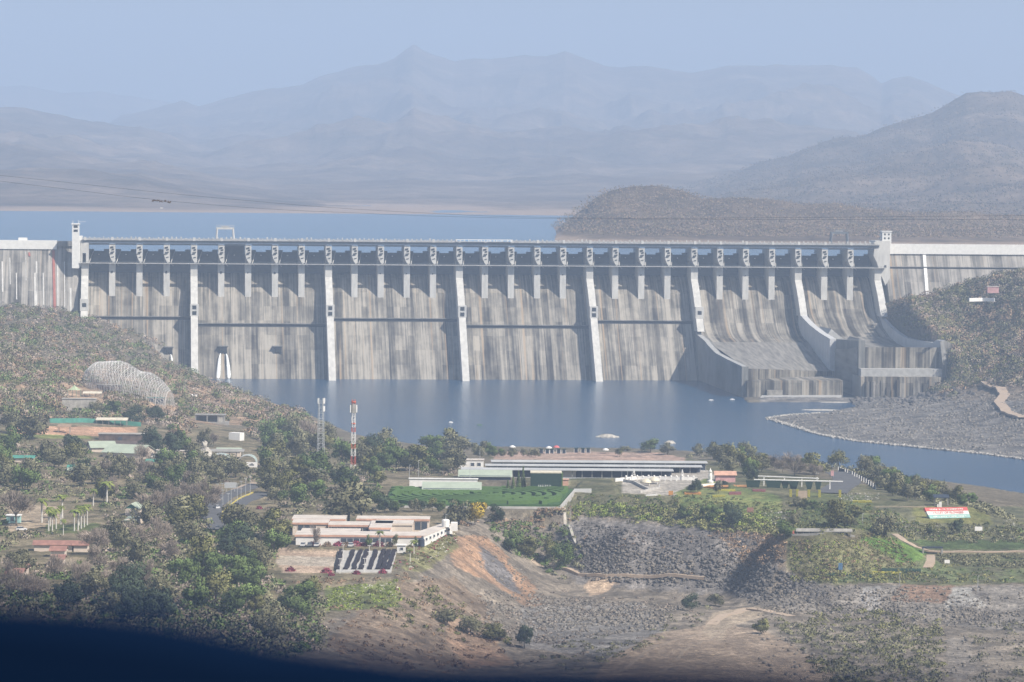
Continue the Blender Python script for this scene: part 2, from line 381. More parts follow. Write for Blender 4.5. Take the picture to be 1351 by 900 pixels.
r3 = ramp(nt, [(.4, .7), (.6, 1.25)]); nt.links.new(f3, r3.inputs[0]); c3 = mix(nt, 1.0, c2, r3.outputs[0], 'MULTIPLY')
nt.links.new(c3, b.inputs['Base Color']); b.inputs['Roughness'].default_value = .95; b.inputs['Specular IOR Level'].default_value = .15
bp = nt.nodes.new('ShaderNodeBump'); bp.inputs['Distance'].default_value = 1.0; bp.inputs['Strength'].default_value = .8
nt.links.new(f1, bp.inputs['Height']); nt.links.new(bp.outputs[0], b.inputs['Normal'])
gr = np_mesh('ground', V, Fq, m, smooth=True)
a = gr.data.color_attributes.new('cover', 'FLOAT_COLOR', 'POINT')
a.data.foreach_set('color', np.c_[C.reshape(-1, 3), np.ones(nr*nc)].astype(np.float32).ravel())
tag(gr, 'dry brown valley ground with rubble, tracks and river banks', kind='structure')
lys = np.log(ys)
def HT(x, y):
    x = np.asarray(x, float); y = np.asarray(y, float)
    r = np.clip(np.interp(y, ys, np.arange(len(ys))), 0, len(ys)-1.001); c = np.clip(np.interp(x/y, us, np.arange(len(us))), 0, len(us)-1.001)
    i = r.astype(int); j = c.astype(int); a = r-i; b = c-j
    return (ZZ[i, j]*(1-a)+ZZ[i+1, j]*a)*(1-b)+(ZZ[i, j+1]*(1-a)+ZZ[i+1, j+1]*a)*b
_YS = np.arange(1000, 3300, 2.0)
def AT(px, py):
    """the ground point seen at a picture position"""
    d = ray(px, py); k = _YS/d[1]; x = d[0]*k; z = HC+d[2]*k
    h = HT(x, _YS); hit = np.nonzero(z < h)[0]
    i = hit[0] if len(hit) else len(_YS)-1
    return Vector((float(x[i]), float(_YS[i]), float(h[i])))

# ---------------------------------------------------------------- water
def water(name, col, z, x0, x1, y0, y1, label):
    m, nt, b = nmat(name)
    vec = coords(nt, (1, .55, 1))
    rr = ramp(nt, [(.35, tuple(v*.8 for v in col)), (.65, col)]); nt.links.new(noise(nt, coords(nt, (.012, .004, 1)), 1, 3), rr.inputs[0])
    nt.links.new(rr.outputs[0], b.inputs['Base Color'])
    b.inputs['Roughness'].default_value = .16; b.inputs['IOR'].default_value = 1.33; b.inputs['Specular IOR Level'].default_value = .25
    bp = nt.nodes.new('ShaderNodeBump'); bp.inputs['Distance'].default_value = .9; bp.inputs['Strength'].default_value = .9
    nt.links.new(noise(nt, vec, .35, 4, .6), bp.inputs['Height']); nt.links.new(bp.outputs[0], b.inputs['Normal'])
    mb = MB(); mb.add([(x0,y0,z),(x1,y0,z),(x1,y1,z),(x0,y1,z)], [(0,1,2,3)]); o = mb.build(name, m)
    return tag(o, label, kind='structure')
water('river', (.006, .055, .130), 0, -1500, 1800, 900, 3190, 'blue grey river pool below the dam')
mb = MB(); e0 = O+T*-3900+N*-6; e1 = O+T*4000+N*-6
mb.add([(e0[0], e0[1], 95), (e1[0], e1[1], 95), (8200, 28500, 95), (-7900, 28500, 95)], [(0, 1, 2, 3)])
o = water('reservoir', (.03, .10, .19), 95, 0, 1, 0, 1, 'pale blue reservoir behind the dam')
me = mb.build('tmp', o.data.materials[0]).data; old = bpy.data.objects['tmp']; o.data = me; bpy.data.objects.remove(old)

# ---------------------------------------------------------------- hills
mh, nt, b = nmat('dry_hill')
vec = coords(nt)
f1 = noise(nt, vec, .012, 8, .7); f2 = noise(nt, coords(nt, (1, 1, 3)), .0025, 5)
r1 = ramp(nt, [(.36, (.09, .075, .055)), (.52, (.15, .115, .088)), (.68, (.22, .17, .13))]); nt.links.new(f1, r1.inputs[0])
r2 = ramp(nt, [(.4, .7), (.6, 1.25)]); nt.links.new(f2, r2.inputs[0])
hc = mix(nt, 1.0, r1.outputs[0], r2.outputs[0], 'MULTIPLY'); ge = nt.nodes.new('ShaderNodeNewGeometry'); sx = nt.nodes.new('ShaderNodeSeparateXYZ'); nt.links.new(ge.outputs['Position'], sx.inputs[0])
mr = nt.nodes.new('ShaderNodeMapRange'); mr.inputs[1].default_value = 96.5; mr.inputs[2].default_value = 98.5; mr.inputs[3].default_value = 1; mr.inputs[4].default_value = 0; nt.links.new(sx.outputs[2], mr.inputs[0])
nt.links.new(mix(nt, mr.outputs[0], hc, (.32, .245, .19)), b.inputs['Base Color']); b.inputs['Roughness'].default_value = 1; b.inputs['Specular IOR Level'].default_value = .05
bp = nt.nodes.new('ShaderNodeBump'); bp.inputs['Distance'].default_value = 14; bp.inputs['Strength'].default_value = 1
nt.links.new(noise(nt, vec, .02, 6, .65), bp.inputs['Height']); nt.links.new(bp.outputs[0], b.inputs['Normal'])
def hill(name, pts, Y, foot, back, label, amp=18, gul=.35, nx=420, ny=90, zmin=95.2, seed=1):
    """ridge line given at its distance Y; foot = distance of the shore in front of it"""
    P = np.array([RY(a, b_, Y) for a, b_ in pts]); x0, x1 = P[0, 0], P[-1, 0]
    u = np.linspace(x0/Y, x1/Y, nx)
    yy = np.concatenate([np.linspace(foot, Y, int(ny*.75)), np.linspace(Y, back, ny-int(ny*.75)+1)[1:]])
    YG, UG = np.meshgrid(yy, u, indexing='ij'); XG = UG*YG
    rz = np.interp(UG*Y, P[:, 0], P[:, 2])
    t = np.where(YG < Y, (YG-foot)/(Y-foot), 1-(YG-Y)/(back-Y)*.8)
    wob = (fbm(XG/(Y*.06), YG/(Y*.06), 4, seed)-.5)*.5
    tt = np.clip(t+wob*np.clip((1-t)*3, 0, 1)*np.clip(t*5, 0, 1), 0, 1.0)
    tt = np.clip(tt, 0, 1)**1.15
    z = zmin+(rz-zmin)*tt
    rg_ = ridged(XG/(Y*.035), YG/(Y*.07), 5, seed+50)
    z = zmin+(z-zmin)*(1-gul*(1-rg_)*np.clip((1-t)*4+.05, 0, 1))
    z = z+amp*(fbm(XG/(Y*.008), YG/(Y*.02), 4, seed+9)-.5)*np.clip(t*2.5, .0, 1)-6*np.clip(.02-t, 0, 1)*50
    V = np.stack([XG, YG, z], -1).reshape(-1, 3); n1, n2 = z.shape; ii = np.arange(n1*n2).reshape(n1, n2)
    Fq = np.stack([ii[:-1, :-1], ii[:-1, 1:], ii[1:, 1:], ii[1:, :-1]], -1).reshape(-1, 4)
    o = np_mesh(name, V, Fq, mh, smooth=True); tag(o, label, kind='structure')
    return XG, YG, z
hill('farthest_hills', [(-900,150),(-300,120),(-60,112),(35,111),(85,121),(130,118),(200,130),(260,142),(330,150),(1000,170),(1300,150),(1700,160),(2300,200)], 23500, 20000, 25000, 'faintest blue ridge on the left skyline', amp=25, seed=3)
hill('mountain_range', [(-500,220),(100,195),(160,150),(200,142),(240,131),(262,138),(300,126),(345,118),(400,110),(430,98),(460,90),(500,82),(520,74),(535,61),(546,55),(556,62),(572,70),(600,80),(625,76),(650,77),(690,70),(720,74),(745,66),(775,77),(805,84),(850,82),(880,86),(915,93),(960,85),(1000,86),(1050,83),(1100,83),(1130,90),(1148,99),(1163,109),(1178,101),(1200,98),(1225,106),(1250,118),(1300,140),(1500,150),(1900,190)], 17500, 7200, 19500, 'hazy blue mountain range with a small peak', amp=30, gul=.55, seed=5, nx=900, ny=170)
hill('left_shore_hills', [(-900,170),(-300,130),(-60,132),(0,140),(30,141),(60,149),(110,158),(150,163),(185,163),(215,176),(250,186),(290,200),(340,213),(380,226),(440,236),(520,240),(600,241),(700,238),(800,236),(900,236),(1000,240)], 12500, 5600, 14000, 'pale blue hills along the reservoir shore', amp=22, gul=.5, seed=8, nx=700, ny=150)
HE = hill('right_hill', [(770,296),(800,280),(830,266),(880,247),(930,241),(960,231),(1000,216),(1040,207),(1060,196),(1100,184),(1140,178),(1165,168),(1200,157),(1230,148),(1255,133),(1275,122),(1300,119),(1330,119),(1351,127),(1400,140),(1500,150),(1900,120),(2400,200)], 8600, 5000, 9800, 'brown forested hill rising at the right', amp=16, gul=.45, seed=11, nx=600, ny=150)
HF = hill('reservoir_knoll', [(728,312),(745,293),(765,278),(785,260),(808,249),(835,243),(868,243),(900,251),(928,264),(945,262),(975,259),(1020,263),(1060,270),(1100,268),(1160,276),(1220,282),(1290,280),(1351,284),(1600,282),(2300,290)], 4350, 3740, 4700, 'nearer brown knoll behind the right half of the dam', amp=5, seed=14, nx=500, ny=70)
# ================================================================ the dam (local axes: x along the crest, -y downstream, z up)
def concrete(name, lo, mid, hi, streak=.5, panel=True, tan=True, zs=.02):
    m, nt, b = nmat(name)
    v1 = coords(nt, (.62, .014, .014)); v2 = coords(nt, (.15, .007, .007)); v3 = coords(nt, (.09, .06, .06))
    f1 = noise(nt, v1, 1, 4, .6); f2 = noise(nt, v2, 1, 3, .6); f3 = noise(nt, v3, 1, 5, .7)
    # tone of each poured block: its own column, its own lift
    tc = nt.nodes.new('ShaderNodeTexCoord'); mp = nt.nodes.new('ShaderNodeMapping'); mp.inputs['Scale'].default_value = (1/5.15, 0, 1/11.0)
    nt.links.new(tc.outputs['Object'], mp.inputs['Vector'])
    sn = nt.nodes.new('ShaderNodeVectorMath'); sn.operation = 'FLOOR'; nt.links.new(mp.outputs[0], sn.inputs[0])
    wn_ = nt.nodes.new('ShaderNodeTexWhiteNoise'); nt.links.new(sn.outputs[0], wn_.inputs['Vector'])
    mp2 = nt.nodes.new('ShaderNodeMapping'); mp2.inputs['Scale'].default_value = (1/5.15, 0, 0); nt.links.new(tc.outputs['Object'], mp2.inputs['Vector'])
    sn2 = nt.nodes.new('ShaderNodeVectorMath'); sn2.operation = 'FLOOR'; nt.links.new(mp2.outputs[0], sn2.inputs[0])
    wn2 = nt.nodes.new('ShaderNodeTexWhiteNoise'); nt.links.new(sn2.outputs[0], wn2.inputs['Vector'])
    def ma(op, a, b2):
        n = nt.nodes.new('ShaderNodeMath'); n.operation = op
        for k, v in ((0, a), (1, b2)):
            if isinstance(v, (int, float)): n.inputs[k].default_value = v
            else: nt.links.new(v, n.inputs[k])
        return n.outputs[0]
    s = ma('ADD', ma('MULTIPLY', f1, .55*streak*2), ma('MULTIPLY', f2, .5)); s = ma('ADD', s, ma('MULTIPLY', f3, .55))
    s = ma('ADD', s, ma('MULTIPLY', ma('SUBTRACT', wn_.outputs[0], .5), .14 if panel else 0)); s = ma('ADD', s, ma('MULTIPLY', ma('SUBTRACT', wn2.outputs[0], .5), .24 if panel else 0))
    s = ma('MULTIPLY', s, 1/(.55*streak*2+1.05))
    r = ramp(nt, [(.375, lo), (.475, mid), (.60, hi)]); nt.links.new(s, r.inputs[0]); out = r.outputs[0]
    if tan:
        r2 = ramp(nt, [(.60, 0), (.68, 1)]); nt.links.new(noise(nt, coords(nt, (.33, .004, .004), rot=(0, 0, 0)), 1, 2, .5), r2.inputs[0])
        out = mix(nt, ma('MULTIPLY', r2.outputs[0], .6), out, (.37, .27, .17))
        r3 = ramp(nt, [(.60, 0), (.66, 1)]); nt.links.new(noise(nt, coords(nt, (.6, .009, .009), rot=(0, 0, 0)), 1.7, 2, .5), r3.inputs[0])
        out = mix(nt, ma('MULTIPLY', r3.outputs[0], .55), out, (.055, .055, .05))
    # thin dark block joints
    fr = nt.nodes.new('ShaderNodeVectorMath'); fr.operation = 'FRACTION'; nt.links.new(mp.outputs[0], fr.inputs[0])
    sx = nt.nodes.new('ShaderNodeSeparateXYZ'); nt.links.new(fr.outputs[0], sx.inputs[0])
    j = ma('LESS_THAN', sx.outputs[0], .055)
    if panel: out = mix(nt, ma('MULTIPLY', j, .35), out, (.07, .068, .062))
    nt.links.new(out, b.inputs['Base Color']); b.inputs['Roughness'].default_value = .9; b.inputs['Specular IOR Level'].default_value = .2
    return m
M = {}
M['face'] = concrete('stained_concrete', (.042,.038,.033), (.158,.146,.125), (.355,.328,.282), .7)
M['nof'] = concrete('weathered_concrete', (.07,.065,.058), (.19,.18,.165), (.36,.34,.31), .55, panel=True)
M['apron'] = simple('apron_concrete', (.29,.275,.25), c2=(.12,.113,.10), scale=.25, stretch=(1.6,.12,1), lo=.3, hi=.7)
M['pale'] = simple('pale_concrete', (.60,.59,.56), c2=(.46,.455,.435), scale=.35, stretch=(1,1,.3))
M['newer'] = simple('smooth_grey_concrete', (.56,.565,.57), c2=(.48,.485,.49), scale=.15)
M['side'] = concrete('old_dark_concrete', (.10,.10,.095), (.17,.17,.16), (.28,.27,.26), .6, panel=False, tan=False)
M['deck'] = simple('deck_concrete', (.44,.44,.43), scale=.3)
M['steel'] = simple('painted_gate_steel', (.085,.10,.13), c2=(.06,.07,.095), scale=.3, rough=.6)
M['girder'] = simple('weathered_steel', (.16,.18,.21), scale=.5, rough=.6)
M['white'] = simple('white_paint', (.78,.78,.76), c2=(.68,.68,.66), scale=.4)
M['dark'] = simple('dark_opening_and_shade', (.025,.028,.033), rough=.7)  # for openings, and for the painted shadow strips under the gallery ledges
M['rust'] = simple('rust_red_paint', (.40,.13,.09), c2=(.28,.10,.08), scale=.5)
dam = empty('dam', tuple(O), th, 'long grey concrete gravity dam with thirty radial gates', 'dam')
CX = [112,148,184,220,256,292,327.5,363,398,433.5,468,502.5,537,571.5,606,640,674.5,709,743,778,812,846.5,881,916,950,984,1018.5,1053,1088,1122,1158]
BIG = {0,4,9,14,19,23,27,30}
S = [RP(x-(5 if i in BIG and i < 30 else 0)*0, 360, 27)[0] for i, x in enumerate(CX)]
sA, sB, sC, sD = S[0], S[23], S[27], S[30]
PROF = [(-14,79),(-6,80.2),(0,80),(4,79),(8.5,76.6),(13,73.4),(18,69.4),(23,65),(27.5,60.6),(32,56)]
def fd(z):  # downstream distance of the face at height z
    if z <= 56: return 32+(56-z)*.90
    zs = [p[1] for p in PROF[2:]][::-1]; ds = [p[0] for p in PROF[2:]][::-1]
    return float(np.interp(z, zs, ds))
def face(name, s0, s1, prof, mt, bottom=-12):
    p = prof+[(prof[-1][0], bottom), (prof[0][0], bottom)]
    return MB().prism([(-d, z) for d, z in p], s0, s1, 'x').build(name, mt, dam)
P1 = PROF+[(fd(40), 40), (fd(20), 20), (fd(0), 0), (fd(-8), -8)]
for a, b_ in ((0, 4), (4, 9), (9, 14), (14, 19), (19, 23)):
    face('spillway_face', S[a], S[b_], P1, M['face'])
P2 = PROF+[(40,47.5),(46,42.5),(52,39),(60,36),(72,33.4),(95,31)]
face('spillway_face', sB, sC, P2, M['face'])
P3 = PROF+[(37,52.5),(43,49.2),(50,47),(62,41.5),(90,35.5),(120,31.8),(150,30.4),(200,30.8),(250,33.2),(288,36.4)]
face('spillway_face', sC+1, sD, P3[:15], M['face'], bottom=0)
# piers
def small_pier(s, i):
    hw = 2.45
    o = MB().prism([(-26,88),(-26,60),(-20,60),(14,76),(14,88)], s-hw, s+hw, 'x').build('pier', M['pale'], dam)
    if i % 2 == 1 or i % 3 == 0:
        MB().tube((s-.3, -26.25, 81.2), (s-.3, -25.9, 81.2), .95 if i in (1, 3, 5, 7) else .5, 10).build('drain_hole', M['dark'], o)
    return o
def upper_pier(s, p, hw=2.4):
    # tapered corbel above the service walkway that carries the gate pivots and the bridge
    mb = MB()
    pr = [(s+hw,102.6),(s+hw,89.2),(s+.6,88.6),(s-.7,90.6),(s-1.8,93.2),(s-hw,95.6),(s-hw,102.6)]
    mb.prism(pr, -27, -8, 'y')
    mb.prism([(-8,102.6),(-8,86),(12,86),(12,102.6)], s-hw+.3, s+hw-.3, 'x')
    o = mb.build('upper_pier', M['pale'], dam)
    for k, (z0, z1, x0, x1) in enumerate(((99.8,101.6,-1.6,.9),(98.3,99.8,-.4,1.5),(96.3,97.6,-1.2,1.5),(95.2,96.3,-1.9,.6),(92.6,93.6,-.6,1.4))):
        st = MB().prism([(s+x0,z0),(s+x1,z0+.35),(s+x1,z1),(s+x0,z1-.5)], -27.35, -27.05, 'y'); st.build('stair_opening', M['dark'], o)
    return o
def big_pier(s, i, foot=0, d_extra=21, lower=None):
    hw = 2.75
    zb = -8 if lower is None else lower
    zs = [86.2, 78, 70, 64, 56, 40, 20, 0, -8]
    fr = [(-28, 88), (-28, 84)]
    for z in zs[1:]:
        if z >= zb: fr.append((-max(28, fd(z)+d_extra), z))
    if lower is not None: fr.append((-(fd(zb)+d_extra), zb))
    back = [(-(fd(zb)-6), zb), (10, 74), (14, 88)]
    o = MB().prism(fr+back, s-hw, s+hw, 'x').build('training_pier', M['pale'], dam)
    if i in (0, 4, 9, 14, 19, 23):
        zz = 52.5 if i else 56
        dd = fd(zz)+d_extra
        bx = MB().box(s-3.3, s+3.3, -(dd+4.3), -(dd-6), zz-4.6, zz+4.6); w_ = bx.build('gallery_box', M['pale'], o)
        for dz in ((-2.2, 2.2) if i not in (0, 23) else (0,)):
            MB().box(s-1.6, s+1.6, -(dd+4.42), -(dd+4.2), zz+dz-1.5, zz+dz+1.5).build('opening', M['dark'], o)
    if i == 0:
        pass
    return o
for i in range(31):
    p = big_pier(S[i], i, lower={23: 38, 27: 50, 30: 50}.get(i)) if i in BIG else small_pier(S[i], i)
    if i not in (0, 30): upper_pier(S[i], p)
# gates
gate0 = None
def gate(s0, s1, top, i, raised=0):
    n = 9; R = 24.0; mb = MB(); pts = []
    for k in range(n+1):
        z = 80.3+raised+(top-80.3-raised)*k/n
        pts.append((-1+((z-89)/9)**2*1.6-2, z))
    W = s1-s0; xs = [s0, s0+W*.26, s0+W*.74, s1]
    def sec(x0, x1, cut):
        pp = [(y, min(z, top-cut)) for y, z in pts]
        poly = [(y-.5, z) for y, z in pp]+[(y+.5, z) for y, z in pp[::-1]]
        mb.prism(poly, x0, x1, 'x')
    sec(xs[0], xs[1], 0); sec(xs[1]+.004, xs[2]-.004, 1.5 if i != 5 else 0); sec(xs[2], xs[3], 0)
    for k in range(5):
        z = 83+k*3.1
        if z < top-1: mb.box(s0+.2, s1-.2, -4.4, -3.2, z, z+.35)
    o = mb.build('radial_gate', M['steel'], dam)
    MB().box(s0+W*.47, s0+W*.53, -4.75, -4.45, 94.2, 94.9).build('gate_plate', M['white'], o)
    ar = MB()
    ar.tube((s0+.7, -25, 88.6), (s0+3.6, -5, 96.8), .30, 5); ar.tube((s0+.5, -25, 88.3), (s0+2.3, -6, 91.4), .26, 5)
    ar.tube((s0+.9, -26, 87.8), (s0+2.6, -27, 86.3), .22, 5)
    ar.build('gate_arm', M['pale'], o)
for i in range(30):
    top = 98.7 if i != 5 else 102.2
    if i >= 23: top = 98.6
    gate(S[i]+2.6, S[i+1]-2.6, top, i)
# service walkway under the gates
mb = MB(); mb.box(S[0]-4, S[30]+6, -31, -26.6, 87.9, 88.5)
wk = mb.build('service_walkway', M['deck'], dam)
mb = MB()
for k in range(0, 320):
    x = S[0]-4+k*2.02
    mb.box(x, x+.12, -31.0, -30.85, 88.5, 89.5)
mb.box(S[0]-4, S[30]+6, -31.0, -30.88, 89.45, 89.6)
mb.build('railing', M['girder'], wk)
# road bridge over the gates
mb = MB(); x0, x1 = S[0]-2, S[30]+1
mb.box(x0, x1, -29, 4, 106.3, 107.1)
bd = mb.build('bridge_deck', M['deck'], dam)
mb = MB(); mb.box(x0, x1, -27.6, -26.9, 104.6, 106.3)
for i in range(30): mb.box(S[i]+2.5, S[i+1]-2.5, -26.4, -25.6, 102.55, 103.7)
mb.build('girder', M['girder'], bd)
mb = MB(); mb.box(x0, x1, -26.5, -25.8, 103.7, 104.05)
for k in range(150):
    x = x0+1+k*(x1-x0-2)/150; mb.tube((x, -26.3, 104.0), (x+2.1, -26.3, 104.7), .18, 4); mb.tube((x+2.1, -26.3, 104.7), (x+4.2, -26.3, 104.0), .18, 4)
    if k % 3 == 0: mb.box(x, x+1.3, -26.9, -26.5, 103.75, 104.5)
mb.build('pipe_rack', M['deck'], bd)
mb = MB(); rr_ = random.Random(3)
for k in range(int((x1-x0)/2.5)):
    x = x0+k*2.5; mb.box(x, x+.18, -29.0, -28.8, 107.1, 108.2)
mb.box(x0, x1, -29, -28.85, 108.15, 108.35); mb.box(x0, x1, -29, -28.85, 107.55, 107.7)
mb.build('railing', M['deck'], bd)
mb = MB()
for i in range(30):
    for f_ in (.16, .33, .5, .67, .84):
        x = S[i]+(S[i+1]-S[i])*f_; w_ = rr_.uniform(.5, 1.3)
        mb.box(x, x+w_, -28.2, -26.9, 107.1, 107.1+rr_.uniform(1.2, 2.4))
    mb.box(S[i]-1, S[i]+1, -29.3, -26.5, 106.2, 108.8)
mb.build('hoist_housing', M['pale'], bd)
# lettered panel on the railing, strips of blue lettering too far away to read
sp = RP(602, 316, 29.5)[0]; sq = RP(676, 316, 29.5)[0]
mb = MB(); mb.box(sp, sq, -29.6, -29.35, 107.0, 108.9); bn = mb.build('name_board', M['white'], dam)
mb = MB(); x = sp+1
while x < sq-1.5:
    w_ = rr_.choice((.5, .8, 1.1, .3)); mb.box(x, x+w_, -29.75, -29.62, 107.3+rr_.uniform(0, .3), 108.5+rr_.uniform(-.4, .1)); x += w_+rr_.choice((.3, .35, 1.1))
M['bluepaint'] = simple('blue_paint', (.16, .38, .68), scale=2)
mb.build('lettering', M['bluepaint'], bn)
# inspection gallery ledges across each block of bays
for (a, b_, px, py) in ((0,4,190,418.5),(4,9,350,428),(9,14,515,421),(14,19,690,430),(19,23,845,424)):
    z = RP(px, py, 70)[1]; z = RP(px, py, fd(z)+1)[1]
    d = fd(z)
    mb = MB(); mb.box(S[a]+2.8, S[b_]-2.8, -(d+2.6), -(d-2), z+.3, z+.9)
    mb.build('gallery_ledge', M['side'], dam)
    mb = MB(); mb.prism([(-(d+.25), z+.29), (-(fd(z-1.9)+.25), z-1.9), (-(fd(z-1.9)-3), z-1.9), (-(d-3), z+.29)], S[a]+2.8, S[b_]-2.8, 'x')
    mb.build('ledge_shade_strip', M['dark'], dam)  # dark strip on the face, painted as the shadow below the ledge
# low level outlets with water jets
mj, nt, b = nmat('white_water'); b.inputs['Base Color'].default_value = (.85, .88, .88, 1); b.inputs['Roughness'].default_value = .6
nt.links.new(ramp(nt, [(.3, (.6,.66,.68)), (.6, (.9,.92,.92))]).outputs[0], b.inputs['Base Color'])
rr2 = [n for n in nt.nodes if n.type == 'VALTORGB'][0]; nt.links.new(noise(nt, coords(nt, (3, 3, .3)), 1, 3), rr2.inputs[0])
for px, py, jets in ((222.5, 462, (2,)), (294.5, 461, (-1, 1)), (366.5, 461, ())):
    z = 25.0
    for _ in range(6): s, z = RP(px, py, fd(z)+.4)
    d = fd(z)
    mb = MB(); mb.prism([(s-2.4,z+2.2),(s+2.6,z+2.2),(s+3,z-3.4),(s+1.2,z-1.4),(s,z-2.2),(s-1.3,z-1.6),(s-2.4,z-2.2)], -(d+4.2), -(d-5), 'y')
    ot = mb.build('outlet', M['dark'], dam)
    mb = MB(); mb.box(s-4, s+4, -(d+4.6), -(d-3), z+2.3, z+2.9); mb.build('outlet_hood', M['side'], ot)
    for sg in jets:
        mb = MB(); prev = None
        for k in range(15):
            t = k/14; zz = z-3-(z-3+1)*t; dd2 = d+3+16*t**.6; x = s+sg*(2.1+2.2*math.sqrt(t)) if sg != 2 else s+1.5+2.0*math.sqrt(t); r = .45+1.15*math.sin(min(1, t*1.25)*1.5)
            ring = [(x+r*math.cos(q*math.pi/4), -dd2+r*.8*math.sin(q*math.pi/4), zz) for q in range(8)]
            bi = len(mb.v); mb.v += ring
            if prev is not None:
                for q in range(8): mb.f.append((prev+q, prev+(q+1) % 8, bi+(q+1) % 8, bi+q)); mb.m.append(0)
            prev = bi
        mb.build('water_jet', mj, ot, smooth=True)

# end towers
def windows(parent, xs, zs, y, w_, h_):
    for x in xs:
        for z in zs:
            o = MB().box(x-w_/2, x+w_/2, y-.12, y+.3, z-h_/2, z+h_/2).build('window', M['dark'], parent)
sa = RP(95, 340, 28)[0]; sb = RP(104.5, 340, 28)[0]
mb = MB(); mb.box(sa, sb, -30, -20, 84, 118.5); mb.box(sa-.6, sb+.6, -30.6, -19.4, 118.5, 119.3)
mb.prism([(sb+.02, 84.1), (sb+2.6, 88), (sb+2.6, 109.5), (sb+.02, 109.5)], -27, -20.5, 'y')
tl = mb.build('lift_tower', M['white'], dam)
windows(tl, [(sa+sb)/2], [116.8, 113.6], -30, 3.2, 1.9)
MB().tube((sa+.6, -28, 119.3), (sa+.6, -28, 121.6), .22, 6).tube((sb-.8, -24, 119.3), (sb-.8, -24, 122), .15, 6).tube((sb-.8, -24, 120.4), (sb+5.2, -24, 120.8), .12, 5).build('mast', M['white'], tl)
# pale left abutment block beside the first gate
mb = MB(); a0, a1 = S[0]-3.4, S[0]+3.0
mb.box(a0, a1, -27.5, 6, 96, 106); mb.box(a0, a0+1.5, -27.5, 6, 88, 96); mb.box(a1-2.2, a1, -27.5, 6, 88, 96); mb.box(a0, a1, -27, 6, 86.5, 88)
mb.build('abutment_block', M['pale'], dam)
sc_, sd_ = RP(1162, 330, 20)[0], RP(1174, 330, 20)[0]
mb = MB(); mb.box(sc_, sd_, -26, -17, 104, 117.2); mb.box(sc_-.5, sd_+.5, -26.5, -16.5, 117.2, 117.9)
tr_ = mb.build('control_tower', M['white'], dam)
windows(tr_, [sc_+2.1, sd_-2.1], [115.2, 112, 108.7], -26, 1.3, 1.5)
for z in (115, 112, 109): MB().box(sc_-1.2, sc_-.02, -25, -18, z-1, z+.4).build('balcony', M['pale'], tr_)
s2 = RP(1174, 340, 26)[0]
mb = MB(); mb.prism([(S[30]-2.2,110.0),(s2,110.0),(s2,80),(S[30]+6.5,74),(S[30]+2.2,84),(S[30]-1,93),(S[30]-3.6,98)], -27, 0, 'y')
ab = mb.build('abutment_block', M['pale'], dam)
MB().box(s2-4.6, s2-3, -27.2, -26.9, 88.6, 90.4).build('opening', M['dark'], ab)
# non overflow walls either side
def nof(s0, s1, ztop, slope=.72):
    mb = MB(); mb.prism([(8,ztop),(-6,ztop),(-10,ztop-6.6),(-(10+(ztop-6.6+5)*slope),-5),(8,-5)], s0, s1, 'x')
    return mb.build('non_overflow_wall', M['nof'], dam)
wl = nof(-900, RP(104, 330, 10)[0], 104.6)
MB().box(-900, RP(75, 322, 10)[0], -11.2, -5.5, 98.4, 105.4).build('parapet', M['white'], wl)
MB().box(RP(75, 322, 10)[0]+.05, RP(105, 322, 10)[0]+4, -10.9, -5.5, 101.0, 104.9).build('parapet', M['side'], wl)
x_ = RP(30, 316, 10)[0]; MB().box(x_-3.5, x_+3.5, -9, -4, 105.4, 107.4).build('kiosk', M['white'], wl)
wr = nof(s2-2, 900, 106.6)
MB().box(s2+.02, 900, -12.4, -7.5, 99.2, 107.3).build('parapet', M['white'], wr)
# ladder way, red strip and rib on the side walls
def onface(px, py, ztop, slope=.72):
    z = 70.
    for _ in range(12): s, z = RP(px, py, 10+(ztop-6.6-z)*slope)
    return s, z
def strip(parent, name, p0, p1, wid, ztop, mt, th_=.8):
    (s0, z0), (s1, z1) = onface(*p0, ztop), onface(*p1, ztop)
    y0, y1 = -(10+(ztop-6.6-z0)*.72), -(10+(ztop-6.6-z1)*.72)
    mb = MB(); h = wid/2
    mb.add([(s0-h,y0-th_,z0),(s0+h,y0-th_,z0),(s1+h,y1-th_,z1),(s1-h,y1-th_,z1),(s0-h,y0+1,z0),(s0+h,y0+1,z0),(s1+h,y1+1,z1),(s1-h,y1+1,z1)],
           [(0,1,2,3),(4,7,6,5),(0,4,5,1),(1,5,6,2),(2,6,7,3),(3,7,4,0)])
    return mb.build(name, mt, parent)
strip(wr, 'pale_rib', (1219, 334), (1223.5, 392), 2.6, 106.6, M['white'])
strip(wl, 'red_strip', (70.5, 330), (72.5, 412), 2.0, 104.6, M['rust'])
for a, b_ in (((38.5,333),(39,338)),): strip(wl, 'red_strip', a, b_, 1.4, 104.6, M['rust'])
for (x, y0, y1, w_) in ((3,345,385,1.2),(13,340,375,.7),(48,345,385,1.3),(47,360,405,2.5),(21.5,360,395,.8),(57,360,402,.9),(76,348,404,1.0),(93,380,415,1.6),(85,345,412,.8),(34,332,370,.5)):
    strip(wl, 'drain_pipe', (x, y0), (x+.5, y1), w_, 104.6, M['pale'], .4)
z_ = onface(1260, 353, 106.6)[1]; y_ = -(10+(100-z_)*.72)
MB().box(s2+.5, 900, y_-1.6, y_+2, z_, z_+.5).build('gallery_ledge', M['side'], wr)
MB().box(s2+.5, 900, y_-.9, y_+2, z_-1.4, z_-.02).build('ledge_shade_strip', M['dark'], wr)  # shadow under this ledge, likewise put in as a dark strip

